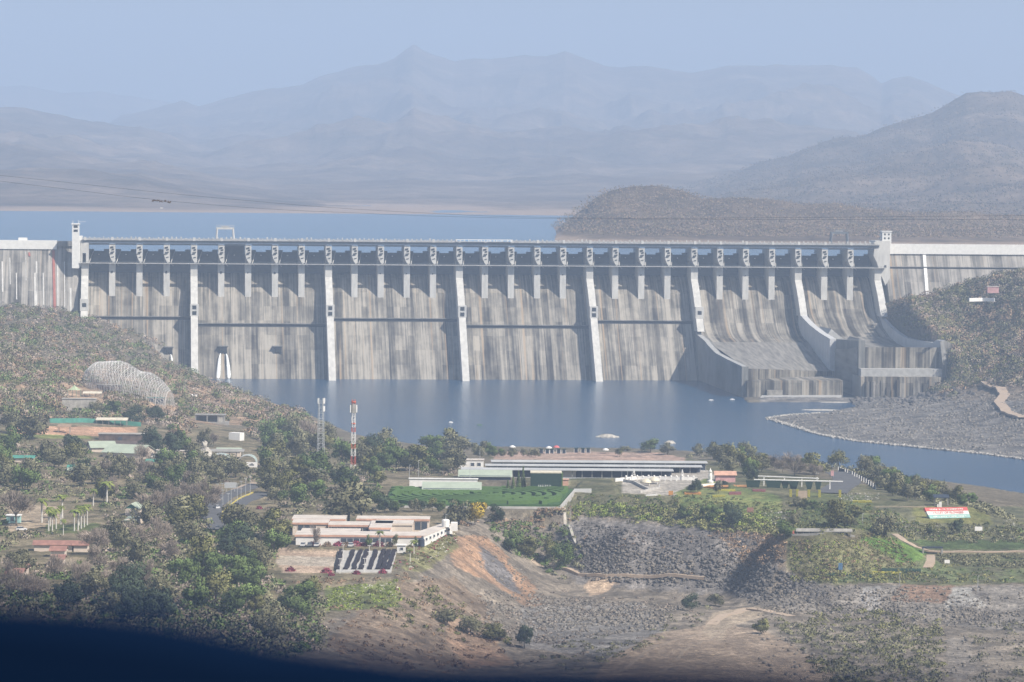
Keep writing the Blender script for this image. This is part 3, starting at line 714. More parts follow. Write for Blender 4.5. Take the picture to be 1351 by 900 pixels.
# ---------------- right spillway apron (skewed bucket lip) and raised chute
def block(name, plan, z0, z1, mt, parent=dam):
    """plan: list of (s, d) or (s, d, ztop)"""
    n = len(plan); vs = [(p[0], -p[1], z0) for p in plan]+[(p[0], -p[1], p[2] if len(p) > 2 else z1) for p in plan]
    fs = [tuple(range(n))[::-1]]+[(i, (i+1) % n, n+(i+1) % n, n+i) for i in range(n)]
    mb = MB(); mb.add(vs, fs+[tuple(range(n, 2*n))]); return mb.build(name, mt, parent)
sw = sB; s7 = sC-1.2
NS = 14; mb = MB(); ga = []
for j in range(NS+1):
    row = []
    for i in range(9):
        s = sw+2.5+(s7+2-sw-2.5)*i/8; f_ = i/8
        dend = 303*(1-f_)+194*f_; zend = 21*(1-f_)+13.5*f_
        t = j/NS; row.append((s, -(95+(dend-95)*t), 31.02+(zend-31.02)*(1-(1-t)**1.2)))
    ga.append(row)
vs = [p for r_ in ga for p in r_]; W9 = 9
fs = [(j*W9+i, j*W9+i+1, (j+1)*W9+i+1, (j+1)*W9+i) for j in range(NS) for i in range(8)]
vb = len(vs); vs += [(p[0], p[1], -6) for p in ga[-1]]; fs += [(NS*W9+i, NS*W9+i+1, vb+i+1, vb+i) for i in range(8)]
mb.add(vs, fs); ap = mb.build('apron', M['apron'], dam, fix=False)
MB().add([ (p[0], p[1]-.5, p[2]-.05) for p in ga[-1]]+[(p[0], p[1]-.5, -6) for p in ga[-1]], [(i, i+1, 10+i, 9+i) for i in range(8)]).build('lip_wall', M['face'], ap)
wp = [(47,49),(50,38.5),(64,35.3),(85,33.8),(106,32.4),(130,29.3),(168,25.6),(230,23.8),(303.5,22.4)]
mb = MB(); mb.prism([(-d, z) for d, z in wp]+[(-303.5,-6),(-47,-6)], sw-2.6, sw+2.4, 'x'); wl6 = mb.build('training_wall', M['side'], dam)
mb = MB(); cp = [(-d, z+.02) for d, z in wp]; mb.prism(cp+[(y, z+.35) for y, z in cp[::-1]], sw-2.7, sw+1.0, 'x'); mb.build('coping', M['deck'], wl6)
# lower steps in front of the lip
def SDr(px, py, z): return SD(px, py, z)
a0 = SDr(986,503,12); a1 = SDr(1112,503,12)
block('lip_step', [a0, (a1[0], a1[1]), (a1[0]+4, a1[1]-60), (a0[0], a0[1]-30)], -6, 12.4, M['face'])
b0 = SDr(1012,516,5); b1 = SDr(1112,514,5); c0 = SDr(1003,525,1.5)
block('toe_slab', [(b0[0], b0[1]), b1, (b1[0], b1[1]-40), (b0[0], b0[1]-25)], -6, 5.6, M['apron'])
block('toe_slab', [c0, SDr(1110,524,1.5), SDr(1112,512,1.5), SDr(1012,513,1.5)], -6, 1.8, M['deck'])
s_, d_ = SDr(1060,512,5.8); block('pump_house', [(s_-6,d_),(s_+5,d_),(s_+5,d_-8),(s_-6,d_-8)], 5, 9.2, M['side'])
# chute floor and its lip
pf = [(-d, z) for d, z in P3[14:]]
mb = MB(); mb.prism(pf+[(-288,-4),(-90,-4)], sC+1.5, sD+1, 'x'); ch = mb.build('chute', M['apron'], dam)
s0_, s1_ = RP(1133,470,288)[0], sD
mb = MB(); mb.box(s0_, s1_-.5, -289.2, -288.1, 21, 36.4); mb.build('lip_wall', M['face'], ch)
# left chute wall: thick, pale, ends at d=194
wp = [(44,56),(48,53.6),(58,50.6),(80,47.4),(103,44.6),(150,40.6),(193,38.2)]
mb = MB(); mb.prism([(-d, z) for d, z in wp]+[(-193,-6),(-44,-6)], sC-2.4, sC+2.4, 'x'); w7 = mb.build('training_wall', M['newer'], dam)
sr = RP(1134, 470, 194)[0]
mb = MB(); mb.prism([(sC+2.42,36.5),(sr-6,34.4),(sr-2,36),(sr,38.5),(sr,-5),(sC+2.42,-5)], -193.2, -150, 'y'); mb.build('return_wall', M['side'], w7)
mb = MB(); mb.prism([(sC+2.42,38.4),(sr-6,35.4),(sr-4,35.4),(sC+6,44)], -150, -100, 'y'); mb.build('wall_cap', M['deck'], w7)
e0 = RP(1133, 470, 290)[0]; e1 = RP(1141.5, 470, 290)[0]
mb = MB(); mb.prism([(-194,38),(-289.8,41.4),(-289.8,10),(-194,10)], e0-.2, e1, 'x'); mb.build('end_pier', M['side'], dam)
# right chute wall
wp = [(38,56),(44,51.4),(60,48.0),(90,43.6),(120,40.2),(150,37.9),(200,37.6),(262,38.8),(276,41.5),(290,41.6)]
mb = MB(); mb.prism([(-d, z) for d, z in wp]+[(-290,5),(-38,5)], sD-1.6, sD+1.8, 'x'); w8 = mb.build('training_wall', M['newer'], dam)
q0 = RP(1246, 470, 290)[0]; q1 = RP(1276, 470, 290)[0]
mb = MB(); mb.prism([(sD+1.82,42),(q1,33.5),(q1,20),(sD+1.82,14)], -290, -284, 'y'); mb.build('wing_wall', M['nof'], w8)
# protruding nose of the right wall
mb = MB(); mb.prism([(-290.02,41.2),(-301,24),(-301,14),(-290.02,14)], sD-1.6, sD+1.8, 'x'); mb.build('wall_nose', M['side'], w8)
# ledge and old masonry below the chute lip
g0 = SDr(1137,487,20.5); g1 = SDr(1246,487,20.5)
block('ledge', [(e0,300),(sD+6,300),(sD+6,270),(e0,270)], 15, 21, M['deck'])
block('lower_masonry', [(e0-1,306),(sD-10,308),(sD+3,303),(sD+3,270),(e0-1,270)], -4, 15.4, M['face'])
rr3 = random.Random(5)
mb = MB()
for k in range(16):
    s = e0+2+k*3.9; w_ = rr3.uniform(1.6, 3.4); zt = rr3.uniform(6, 14); mb.box(s, s+w_, -(306+rr3.uniform(1, 4)), -305, -3, zt)
mb.build('buttress', M['nof'], dam)
# ---------------- gantry cranes on the deck
def crane(px, mt, label):
    s, z = RP(px, 311, 22); P = O+T*s+N*22
    root = empty('gantry_crane', (P[0], P[1], 107.1), th, label, 'gantry crane', 'gantry cranes on the dam deck')
    lg = {}
    for x in (-6.2, 6.2):
        for y in (-3, 3):
            mb = MB(); mb.tube((x+(.7 if x > 0 else -.7), y, .5), (x, y*.7, 8.6), .75, 6); mb.box(x-.9, x+.9, y-.8, y+.8, 0, .6); mb.build('leg', mt, root)
    mb = MB(); mb.box(-7.2, 7.2, -2.6, -1.6, 8.3, 9.9); mb.box(-7.2, 7.2, 1.6, 2.6, 8.5, 9.7)
    for x in (-7.2, 6.6): mb.box(x, x+.6, -2.6, 2.6, 8.6, 9.6)
    mb.build('bridge_beam', mt, root)
    mb = MB(); mb.box(-3, 3, -1.5, 1.5, 9.8, 10.9); mb.build('trolley', M['deck'], root)
    mb = MB()
    for x in (-7, -3.5, 0, 3.5, 7): mb.tube((x, -2.6, 9.7), (x, -2.6, 11.6), .09, 4)
    mb.tube((-7, -2.6, 11.6), (7, -2.6, 11.6), .13, 4); mb.tube((-7, -2.6, 10.7), (7, -2.6, 10.7), .08, 4); mb.build('handrail', mt, root)
    MB().tube((0, 0, 9.8), (0, 0, 3.5), .07, 4).box(-.3, .3, -.3, .3, 3, 3.6).build('hoist_cable', M['girder'], root)
crane(297, M['pale'], 'pale gantry crane standing tallest over the left part of the dam deck')
crane(1107, M['girder'], 'blue grey gantry crane on the dam deck near the right tower')
# ================================================================ buildings and garden structures
Q = {}
def sm(name, c, **k):
    Q[name] = simple(name, c, **k); return Q[name]
sm('cream_plaster', (.68,.585,.50), c2=(.57,.49,.42), scale=.3); sm('salmon_trim', (.64,.38,.28), scale=.5); sm('roof_screed', (.64,.58,.52), c2=(.50,.45,.41), scale=.2)
sm('white_plaster', (.80,.79,.77), c2=(.68,.67,.65), scale=.3); sm('window_glass', (.07,.085,.11), rough=.3); sm('green_sheet', (.40,.46,.37), c2=(.33,.38,.31), scale=.2)
sm('teal_sheet', (.09,.30,.24), scale=.3); sm('grey_sheet', (.46,.47,.47), c2=(.38,.39,.40), scale=.15, stretch=(1,.2,1)); sm('dark_shade', (.05,.055,.06)); sm('raw_concrete', (.33,.32,.30), scale=.4)
sm('raw_concrete_light', (.52,.50,.47), c2=(.38,.37,.35), scale=.4); sm('brown_rock', (.17,.125,.10), c2=(.07,.055,.05), scale=.35, bump=.5); sm('red_tile', (.36,.19,.15), c2=(.22,.12,.10), scale=.5); sm('thatch', (.38,.27,.19), scale=.8)
sm('hedge_green', (.095,.17,.04), c2=(.06,.125,.028), scale=1.5, bump=.3, rough=.95); sm('lawn_green', (.055,.12,.025), c2=(.03,.075,.018), scale=.4)
sm('dark_hedge', (.022,.052,.035), c2=(.012,.03,.02), scale=1.2, bump=.3, rough=.95); sm('galvanised', (.52,.54,.55), scale=1, rough=.5); sm('tower_red', (.55,.13,.07), scale=1)
sm('canvas_cream', (.74,.68,.55), scale=.5); sm('pink_paint', (.62,.36,.36), scale=.5); sm('asphalt', (.115,.115,.12), c2=(.09,.09,.095), scale=.3); sm('yellow_kerb', (.60,.50,.12), scale=.5)
sm('navy_fence', (.04,.055,.085), scale=.5); sm('sign_red', (.72,.16,.16), scale=.4); sm('sign_white', (.82,.81,.80), c2=(.76,.74,.73), scale=.4); sm('sign_teal', (.38,.62,.60), scale=.4)
sm('path_sand', (.44,.35,.27), c2=(.36,.28,.21), scale=.5); sm('track_sand', (.34,.275,.21), c2=(.25,.20,.155), scale=.5); sm('purple_bed', (.030,.022,.028), c2=(.016,.012,.016), scale=1, bump=.2); sm('rubber', (.03,.03,.03)); sm('stone_pale', (.50,.47,.42), c2=(.30,.28,.25), scale=.4, bump=.3)
sm('orange_paint', (.75,.30,.08)); sm('canvas_green', (.46,.55,.36), scale=.6); sm('blue_board', (.10,.20,.34)); sm('car_white', (.75,.75,.76), rough=.35, spec=.5); sm('car_grey', (.2,.21,.23), rough=.35, spec=.5); sm('car_red', (.4,.06,.05), rough=.35)
sm('flower_yellow', (.45,.38,.05), c2=(.16,.18,.04), scale=2); sm('flower_red', (.26,.06,.08), c2=(.10,.07,.05), scale=2); sm('flower_orange', (.62,.27,.08), c2=(.35,.20,.07), scale=2)
def solve(px, py_top, h, zb=None):
    """where a front top edge of height h above the ground appears at (px, py_top)"""
    z = 26.0 if zb is None else zb
    for _ in range(8):
        P = RG(px, py_top, z+h)
        if zb is None: z = float(HT(P[0], P[1]))
    return P[0], P[1], z
def flatb(name, label, px0, px1, pyt, h, depth, wallm='white_plaster', roofm='roof_screed', zb=None, wins=(), over=.35, cat='building', group=None, rz=0, door=None, para=.3, pro=None, trim=None):
    xm, Y, z = solve((px0+px1)/2, pyt, h, zb); W = (px1-px0)*Y/F; zz = z-1.0
    root = pro or empty(name, (xm, Y, z), rz, label, cat, group)
    off = Vector((0, 0, 0))
    if pro: off = Vector((xm, Y, z))-Vector(pro.location)
    ox, oy, oz = off
    MB().box(ox-W/2, ox+W/2, oy, oy+depth, oz-1.5, oz+h-.25).build('wall', Q[wallm], root)
    MB().box(ox-W/2-over, ox+W/2+over, oy-over, oy+depth+over, oz+h-.25, oz+h+para-.25).build('roof', Q[roofm], root)
    if trim: MB().box(ox-W/2-over-.05, ox+W/2+over+.05, oy-over-.05, oy-over+.3, oz+h-.75, oz+h+para-.35).build('fascia', Q[trim], root)
    for a, b_, c, d in wins:
        mb = MB().box(ox-W/2+W*a, ox-W/2+W*b_, oy-.10, oy+.2, oz+c, oz+d); wo = mb.build('window', Q['window_glass'], root)
        n = max(1, int((b_-a)*W/2.2)); fr = MB()
        for k in range(n+1):
            x = ox-W/2+W*(a+(b_-a)*k/n); fr.box(x-.07, x+.07, oy-.18, oy-.09, oz+c, oz+d)
        fr.build('window_frame', Q[wallm], wo)
    if door: MB().box(ox-W/2+W*door, ox-W/2+W*door+1.1, oy-.1, oy+.2, oz, oz+2.1).build('door', Q['dark_shade'], root)
    return root
def gableb(name, label, px0, px1, py_ridge, h, hr, depth, roofm, wallm='cream_plaster', rz=0, cat='building', zb=None, axis='x', open_=False, group=None):
    xm, Y, z = solve((px0+px1)/2, py_ridge, hr, zb); W = (px1-px0)*Y/F
    root = empty(name, (xm, Y-depth/2, z), rz, label, cat, group); w = W/2
    if open_:
        for x in np.linspace(-w+.4, w-.4, max(2, int(W/5))):
            for y in (-depth/2+.4, depth/2-.4): MB().box(x-.12, x+.12, y-.12, y+.12, -.5, h).build('post', Q['raw_concrete'], root)
    else: MB().box(-w, w, -depth/2, depth/2, -1, h).build('wall', Q[wallm], root)
    e = .7
    if axis == 'x':
        pr = [(-depth/2-e, h-.15), (0, hr), (depth/2+e, h-.15), (depth/2+e, h-.3), (0, hr-.2), (-depth/2-e, h-.3)]
        MB().prism(pr, -w-e, w+e, 'x').build('roof', Q[roofm], root)
        if not open_: MB().prism([(-depth/2, h), (0, hr-.2), (depth/2, h)], -w, w, 'x').build('gable', Q[wallm], root)
    else:
        pr = [(-w-e, h-.15), (0, hr), (w+e, h-.15), (w+e, h-.3), (0, hr-.2), (-w-e, h-.3)]
        MB().prism(pr, -depth/2-e, depth/2+e, 'y').build('roof', Q[roofm], root)
        if not open_: MB().prism([(-w, h), (0, hr-.2), (w, h)], -depth/2, depth/2, 'y').build('gable', Q['teal_sheet' if roofm == 'green_sheet' else wallm], root)
    return root
# --- peach and white office block on the spur
x_, Y_, z_ = solve(480, 708, 3.6, 27.9)
ob = empty('office_block', (x_, Y_, 27.9), 0, 'peach and white flat roofed building complex on the spur behind the striped beds', 'building')
zb = 27.9
def wing(px0, px1, pyt, h, depth, wins=(), trim='salmon_trim', wall='cream_plaster', roof='roof_screed'):
    return flatb('x', '', px0, px1, pyt, h, depth, wall, roof, zb=zb, wins=wins, pro=ob, trim=trim)
wing(386, 455, 684.5, 4.2, 16, trim='salmon_trim')
wing(471, 566, 684.5, 5.4, 12, wins=((.80,.98,1.2,4.2),))
wing(386, 432, 689.5, 4.6, 14, wins=((.15,.68,1.2,3.6),))
wing(434, 496, 692.5, 4.4, 14, wins=((.05,.85,1.0,3.2),))
wing(496, 544, 690.5, 5.0, 30, trim='cream_plaster')
wing(398, 474, 700.5, 3.4, 10)
wing(488, 515, 696, 5.0, 28, trim='salmon_trim', wall='white_plaster')
wing(390, 559, 706, 3.6, 15, wins=((.35,.75,1.0,2.3),), wall='white_plaster')
# slanting white wing on the right
A = RG(559, 708, zb+3.4); B = RG(597, 692, zb+3.4); C_ = RG(583, 691, zb+3.4); D_ = RG(541, 705, zb+3.4)
pl = [(p[0]-x_, p[1]-Y_) for p in (A, B, C_, D_)]
wg = MB().prism(pl, -2, 3.1, 'z').build('wing', Q['white_plaster'], ob)
MB().prism(pl, 3.12, 3.5, 'z').build('roof', Q['roof_screed'], wg)
for k in range(7):
    t = .08+k*.13; x = pl[0][0]+(pl[1][0]-pl[0][0])*t; y = pl[0][1]+(pl[1][1]-pl[0][1])*t
    MB().box(x-.25+.1, x+.45+.1, y-.55-.1, y+.4, 1.7, 2.5).build('window', Q['window_glass'], wg)
px_ = RG(588, 690, zb+5)
MB().lathe([(1.5,3.5),(1.5,6.0),(1.2,6.3),(.4,6.5)], (px_[0]-x_, px_[1]-Y_, 0), 12).build('water_tank', Q['white_plaster'], ob)
MB().box(px_[0]-x_+2, px_[0]-x_+4.5, px_[1]-Y_-1, px_[1]-Y_+4, 2, 5.1).build('stair_head', Q['white_plaster'], ob)
# dark tank + small things by the office
P = AT(556, 722); tk = MB().lathe([(1.1,0),(1.2,.3),(1.2,2.6),(.9,3.0),(.3,3.2)], n=12).build('water_tank', Q['navy_fence'], loc=P); tag(tk, 'dark upright water tank at the corner of the peach building', 'water tank')
flatb('gate_hut', 'small white hut at the top of the striped beds', 524, 535, 715, 3.0, 3.4, 'white_plaster', 'white_plaster', wins=((.35,.75,1.1,2.0),), cat='hut')
# dark striped planting beds
tops = [450,466.5,476,484.5,496,506,512.5,520.5]; bots = [445,456,466,476,488,498,505,512]
def gp(px, py, z=None): p = AT(px, py); return p
slab_pts = [RG(443,756,26.6), RG(516,756,26.6), RG(524,725,27.0), RG(449,725,27.0)]
mb = MB(); mb.prism([(p[0], p[1]) for p in slab_pts], 24.5, 27.0, 'z'); tag(mb.build('paved_terrace', Q['raw_concrete_light']), 'grey paved terrace carrying the dark striped beds', kind='structure')
for i, (a, b_) in enumerate(zip(tops, bots)):
    w_ = 1.35; p0 = RG(a, 726.5, 27.0); p1 = RG(b_, 751.5, 27.0); n = 9; mb = MB(); rr = random.Random(i)
    xs = [p1[0]+(p0[0]-p1[0])*k/n+rr.uniform(-.25, .25) for k in range(n+1)]; yy = [p1[1]+(p0[1]-p1[1])*k/n for k in range(n+1)]
    hh = [.55+rr.uniform(-.1, .2) for _ in xs]
    for k in range(n):
        x0, x1, y0, y1 = xs[k], xs[k+1], yy[k], yy[k+1]; h0, h1 = hh[k], hh[k+1]
        mb.add([(x0-w_/2-.15,y0,27.01),(x0+w_/2+.15,y0,27.01),(x1+w_/2+.15,y1,27.01),(x1-w_/2-.15,y1,27.01),(x0-w_/2,y0,27+h0),(x0+w_/2,y0,27+h0),(x1+w_/2,y1,27+h1),(x1-w_/2,y1,27+h1)],
               [(4,5,6,7),(0,4,7,3),(1,2,6,5)]+([(0,1,5,4)] if k == 0 else [])+([(3,7,6,2)] if k == n-1 else []))
    o = mb.build('planting_bed', Q['purple_bed'])
    nm = ['leftmost of the eight dark striped beds, set apart from the rest', 'second dark striped bed from the left on the grey terrace', 'third dark striped bed from the left on the grey terrace', 'fourth dark striped bed from the left, beside the lamp poles', 'fourth dark striped bed from the right on the grey terrace', 'third dark striped bed from the right on the grey terrace', 'second dark striped bed from the right on the grey terrace', 'rightmost of the eight dark striped beds, below the white hut'][i]
    tag(o, nm, 'planting bed', 'dark striped beds on the terrace')
def lamp(px, py, h, label, group, n=2, arm=.6, name='lamp_post', mt='white_plaster', P=None, cat='lamp post', r=.10):
    P = P or AT(px, py); root = empty(name, P, 0, label, cat, group)
    MB().tube((0,0,-.5), (0,0,h), r, 6, r*.7).build('pole', Q[mt], root)
    for k in range(n):
        sg = 1 if k % 2 == 0 else -1; zz = h-.1-(k//2)*2.2
        MB().box(min(0, sg*arm), max(0, sg*arm), -.12, .12, zz, zz+.18).build('lamp_head', Q[mt], root)
    return root
for (x, y, h, lb) in ((448.5,757,5.2,'white lamp pole at the lower left corner of the striped beds'),(452.5,741,6.0,'white lamp pole at the left edge of the striped beds, set back'),(481,757,5.2,'white lamp pole in front of the striped beds, near their middle'),(487,742,6.0,'white lamp pole standing among the striped beds')):
    lamp(x, y, h, lb, 'lamp poles around the striped beds', n=4)
# --- white container, frame building, shelters on the left
flatb('storage_container', 'white box container on the slope right of the unfinished building', 301, 317, 571, 4.0, 6, 'white_plaster', 'white_plaster', cat='container', rz=-.35, over=.02, para=.1)
xm, Y, z = solve(276, 547, 4.5); fb = empty('frame_building', (xm, Y, z), .0, 'unfinished grey concrete frame building with open front', 'building')
Wd = 43*Y/F
MB().box(-Wd/2+1, Wd/2, -.6, 9, 4.1, 4.5).build('roof', Q['raw_concrete'], fb)
MB().box(-Wd/2-2, Wd/2+1.5, -2, 9.5, -3.0, .1).build('plinth', Q['raw_concrete'], fb)
for x in (-Wd/2+1.6, -1.2, 5.2, Wd/2-.8):
    MB().box(x-.3, x+.3, -.3, .3, .1, 4.1).build('column', Q['raw_concrete'], fb)
MB().box(5.6, Wd/2-1.4, .1, .4, .1, 4.1).build('side_wall', Q['stone_pale'], fb); MB().box(-Wd/2+1.2, Wd/2-.8, 8.4, 8.8, .1, 4.1).build('wall', Q['raw_concrete'], fb)
def canopy(name, label, px0, px1, pyt, h, depth, roofm, postm='raw_concrete', cat='shelter', th_=.35, nx=4, rz=0, zb=None, group=None):
    xm, Y, z = solve((px0+px1)/2, pyt, h, zb); W = (px1-px0)*Y/F; root = empty(name, (xm, Y, z), rz, label, cat, group)
    MB().add([(-W/2,0,h-.4),(W/2,0,h-.4),(W/2,depth,h+.5),(-W/2,depth,h+.5),(-W/2,0,h-.4-th_),(W/2,0,h-.4-th_),(W/2,depth,h+.5-th_),(-W/2,depth,h+.5-th_)],
             [(0,1,2,3),(4,7,6,5),(0,4,5,1),(1,5,6,2),(2,6,7,3),(3,7,4,0)]).build('roof', Q[roofm], root)
    for k in range(nx):
        x = -W/2+.6+(W-1.2)*k/(nx-1)
        for y in (.5, depth-.5): MB().box(x-.12, x+.12, y-.12, y+.12, -.6, h-.45).build('post', Q[postm], root)
    return root
canopy('long_shelter', 'long low pale roofed shelter among the trees below the mesh dome', 126, 168, 553, 3.2, 6, 'canvas_cream', nx=6)
canopy('shade_canopy', 'square thatched shade canopy over the sandy animal pen', 75, 93, 562, 3.8, 6, 'thatch', nx=2)
MB_ = flatb('rock_enclosure', 'brown rockwork enclosure with a flat top beside the sandy pen', 130, 192, 572.5, 4.0, 8, 'brown_rock', 'stone_pale', cat='animal house', wins=((.42,.50,.2,2.5),))
tag(MB().prism([(p[0], p[1]) for p in (RG(182,589,26), RG(196,578,26), RG(170,574,26), RG(110,577,26))], 20, 25.2, 'z').build('low_wall', Q['brown_rock']), 'low brown stone wall under the rockwork enclosure', 'wall')
gableb('green_roof_hall', 'larger pale green gabled hall roof nearest the rockwork', 120, 152, 580.5, 2.6, 5.2, 15, 'green_sheet', rz=.25)
gableb('green_roof_hall', 'pale green roofed hall with a darker green gable end, right of its twin', 146, 200, 584.5, 2.8, 6.2, 18, 'green_sheet', rz=-.35, axis='x')
g_ = 'green and teal roofs in the village'
for i, (a, b_, y, d, m_, lb) in enumerate(((92,122,612.5,7,'teal_sheet','teal tin roof shed low among trees left of the halls'),(92,112,616,5,'green_sheet','small faded green shed roof under the teal tin roof'),(106,136,619,9,'stone_pale','grey dusty roof shed below the teal tin roof'),(20,46,600,6,'teal_sheet','dull teal shed roof at the far left among trees'),(195,206,605,4,'teal_sheet','bright green kiosk roof in front of the halls'))):
    gableb('shed', lb, a, b_, y, 2.4, 3.3, d, m_, group=g_, cat='shed')
for i, (a, b_, y, h, d, w_, lb) in enumerate(((206,228,594,3.2,5,'white_plaster','white low house with an arched porch right of the green halls'),(230,262,595,3.2,5,'cream_plaster','cream low house in the middle of the village row'),(200,232,603,3.0,6,'cream_plaster','cream long house in front of the arched white one'),(262,270,597,3.6,4,'stone_pale','small grey stone hut by the rocky mound'))):
    flatb('village_house', lb, a, b_, y, h, d, w_, 'roof_screed', wins=((.2,.4,1,2.1),(.6,.8,1,2.1)), door=.48, cat='house', group='low houses of the village row')
gableb('shed', 'pale green lean-to roof behind the teal netting arches', 288, 318, 590, 3, 4.2, 6, 'green_sheet', cat='shed')
canopy('flat_roof_shelter', 'long grey concrete roof with a broken edge behind the netting', 265, 322, 594.5, 3.0, 5, 'raw_concrete', nx=7)
# rocky mound with a knob
def blob(name, P, r, mt, seed=0, sz=1, n=3, parent=None, amp=.35):
    import bmesh
    bm = bmesh.new(); bmesh.ops.create_icosphere(bm, subdivisions=n, radius=1)
    rr = random.Random(seed); of = [rr.uniform(0, 50) for _ in range(3)]
    from mathutils import noise as mn
    for v in bm.verts:
        k = 1+amp*(mn.noise(v.co*1.8+Vector(of))+.4*mn.noise(v.co*4+Vector(of))); v.co = Vector((v.co.x*r*k, v.co.y*r*k, v.co.z*r*k*sz))
    me = bpy.data.meshes.new(name); bm.to_mesh(me); bm.free(); me.materials.append(mt); o = bpy.data.objects.new(name, me); COL.objects.link(o); o.location = P
    if parent: o.parent = parent
    return o
o = blob('rock_mound', AT(270, 603)+Vector((0, 0, .5)), 4.2, Q['stone_pale'], 3, .9); tag(o, 'pale rockwork mound with a stone knob in the village', 'rock mound')
blob('stone_knob', (0, 0, 5.6), 1.3, Q['stone_pale'], 5, 1.5, parent=o)
# teal netting arches
def net_arch(px0, px1, pyt, pyb, label):
    A = AT(px0, pyb); B = AT(px1, pyb); W = (px1-px0)*A.y/F; h = (pyb-pyt)*A.y/F
    root = empty('netting_arch', A, 0, label, 'bird netting', 'teal bird netting arches')
    mb = MB(); n = 14; dp = 9
    for j in range(4):
        y = dp*j/3; prev = None
        for k in range(n+1):
            a = math.pi*k/n; p = (W/2-W/2*math.cos(a), y, h*math.sin(a)**.8-.2)
            if prev: mb.tube(prev, p, .14, 4)
            prev = p
    mb.build('hoop', Q['galvanised'], root)
    mb = MB()
    for k in range(n):
        a0, a1 = math.pi*k/n, math.pi*(k+1)/n
        q = [(W/2-W/2*math.cos(a), h*math.sin(a)**.8-.25) for a in (a0, a1)]
        mb.add([(q[0][0],0,q[0][1]),(q[1][0],0,q[1][1]),(q[1][0],dp,q[1][1]),(q[0][0],dp,q[0][1]),(q[0][0],0,q[0][1]-.1),(q[1][0],0,q[1][1]-.1),(q[1][0],dp,q[1][1]-.1),(q[0][0],dp,q[0][1]-.1)],
               [(0,1,2,3),(4,7,6,5),(0,4,5,1),(2,6,7,3)])
    mb.build('net', Q['teal_sheet'], root)
net_arch(276, 304, 599, 610, 'teal netting arch nearest the rockwork mound'); net_arch(314, 338, 600.5, 612, 'teal netting arch above the white billboard')
# billboards
def board(name, label, px0, px1, pyt, pyb, mt, foot, cat='sign', mark=None, rz=0, group=None):
    P = AT((px0+px1)/2, foot); s = P.y/F; W = (px1-px0)*s; z0 = (foot-pyb)*s; z1 = (foot-pyt)*s
    root = empty(name, P, rz, label, cat, group)
    MB().box(-W/2, W/2, -.12, .12, z0, z1).build('panel', Q[mt], root)
    for x in (-W*.35, W*.35): MB().box(x-.1, x+.1, .14, .34, -.5, z1-.2).build('post', Q['galvanised'], root)
    if mark: MB().box(-W*.22, W*.2, -.2, -.13, z0+(z1-z0)*.35, z0+(z1-z0)*.6).box(-W*.1, W*.1, -.2, -.13, z0+(z1-z0)*.62, z0+(z1-z0)*.75).build('logo', Q[mark], root)
    return root
board('billboard', 'white billboard with a small grey emblem beside the netting', 325, 339.5, 610, 617, 'sign_white', 622, mark='car_grey')
board('billboard', 'blank grey billboard above the curving road', 296, 312, 636.5, 644, 'grey_sheet', 649)
board('sign_board', 'small white sign in the shrubs below the tricolour hill sign', 1286, 1296, 695.5, 701, 'sign_white', 703)
board('sign_board', 'white notice board beside the steps under the path', 1246, 1253, 739.5, 744, 'sign_white', 747)
board('sign_board', 'blue notice board at the foot of the green bank', 1106, 1111.5, 745, 754, 'blue_board', 757)
board('sign_board', 'tall white sign post by the bend of the garden road', 1076.5, 1080, 614, 620, 'sign_white', 626)
board('sign_board', 'pink and white sign panel at the start of the garden road', 1096, 1100, 621, 628, 'pink_paint', 630)
board('sign_board', 'small red and white sign at the left end of the garden terrace railing', 1044, 1048, 702, 707, 'sign_red', 709)
# --- long grey roofs of the bus park
def longroof(label, px0, px1, y0, y1, dpx, h, nx, zb, dark=True):
    A = RG(px0, y0, zb+h); B = RG(px1, y1, zb+h); root = empty('long_shed', (A[0], A[1], zb), math.atan2(B[1]-A[1], B[0]-A[0]), label, 'shed roof', 'long grey roofs of the bus park')
    Lh = math.hypot(B[0]-A[0], B[1]-A[1]); dp = dpx
    MB().add([(0,0,h-.35),(Lh,0,h-.35),(Lh,dp,h+.0),(0,dp,h+.0),(0,0,h-.6),(Lh,0,h-.6),(Lh,dp,h-.25),(0,dp,h-.25)], [(0,1,2,3),(4,7,6,5),(0,4,5,1),(1,5,6,2),(2,6,7,3),(3,7,4,0)]).build('roof', Q['grey_sheet'], root)
    for k in range(nx):
        x = 1+(Lh-2)*k/(nx-1); MB().box(x-.17, x+.17, 1.2, 1.5, -1, h-.5).build('post', Q['raw_concrete'], root)
    MB().box(.5, Lh-.5, dp-.5, dp-.2, -1, h*.75).build('shade_panel', Q['navy_fence'], root)  # dark panel added to paint the shade in the gap below the roof
    MB().box(.5, Lh-.5, 1.2, 1.35, .6, 1.2).build('rail', Q['galvanised'], root)
    return root
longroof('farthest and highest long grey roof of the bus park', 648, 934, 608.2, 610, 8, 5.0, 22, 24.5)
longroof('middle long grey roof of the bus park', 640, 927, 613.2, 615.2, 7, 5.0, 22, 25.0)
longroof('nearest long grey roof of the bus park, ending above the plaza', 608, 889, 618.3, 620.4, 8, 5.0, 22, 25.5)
flatb('small_block', 'flat topped pale block in front of the nearest long grey roof', 702, 760, 621, 3.6, 5, 'cream_plaster', 'roof_screed', zb=26)
flatb('service_house', 'small white house with a grey tank left of the long roofs', 604, 638, 606.5, 4, 7, 'white_plaster', 'roof_screed', wins=((.5,.65,1,2.5),(.75,.9,1,2.5)), cat='house')
gableb('green_roof_block', 'pale green sheet roofed block behind the hedge maze, upper one', 607, 674, 617.5, 3.0, 5.0, 22, 'green_sheet', wallm='navy_fence', zb=26)
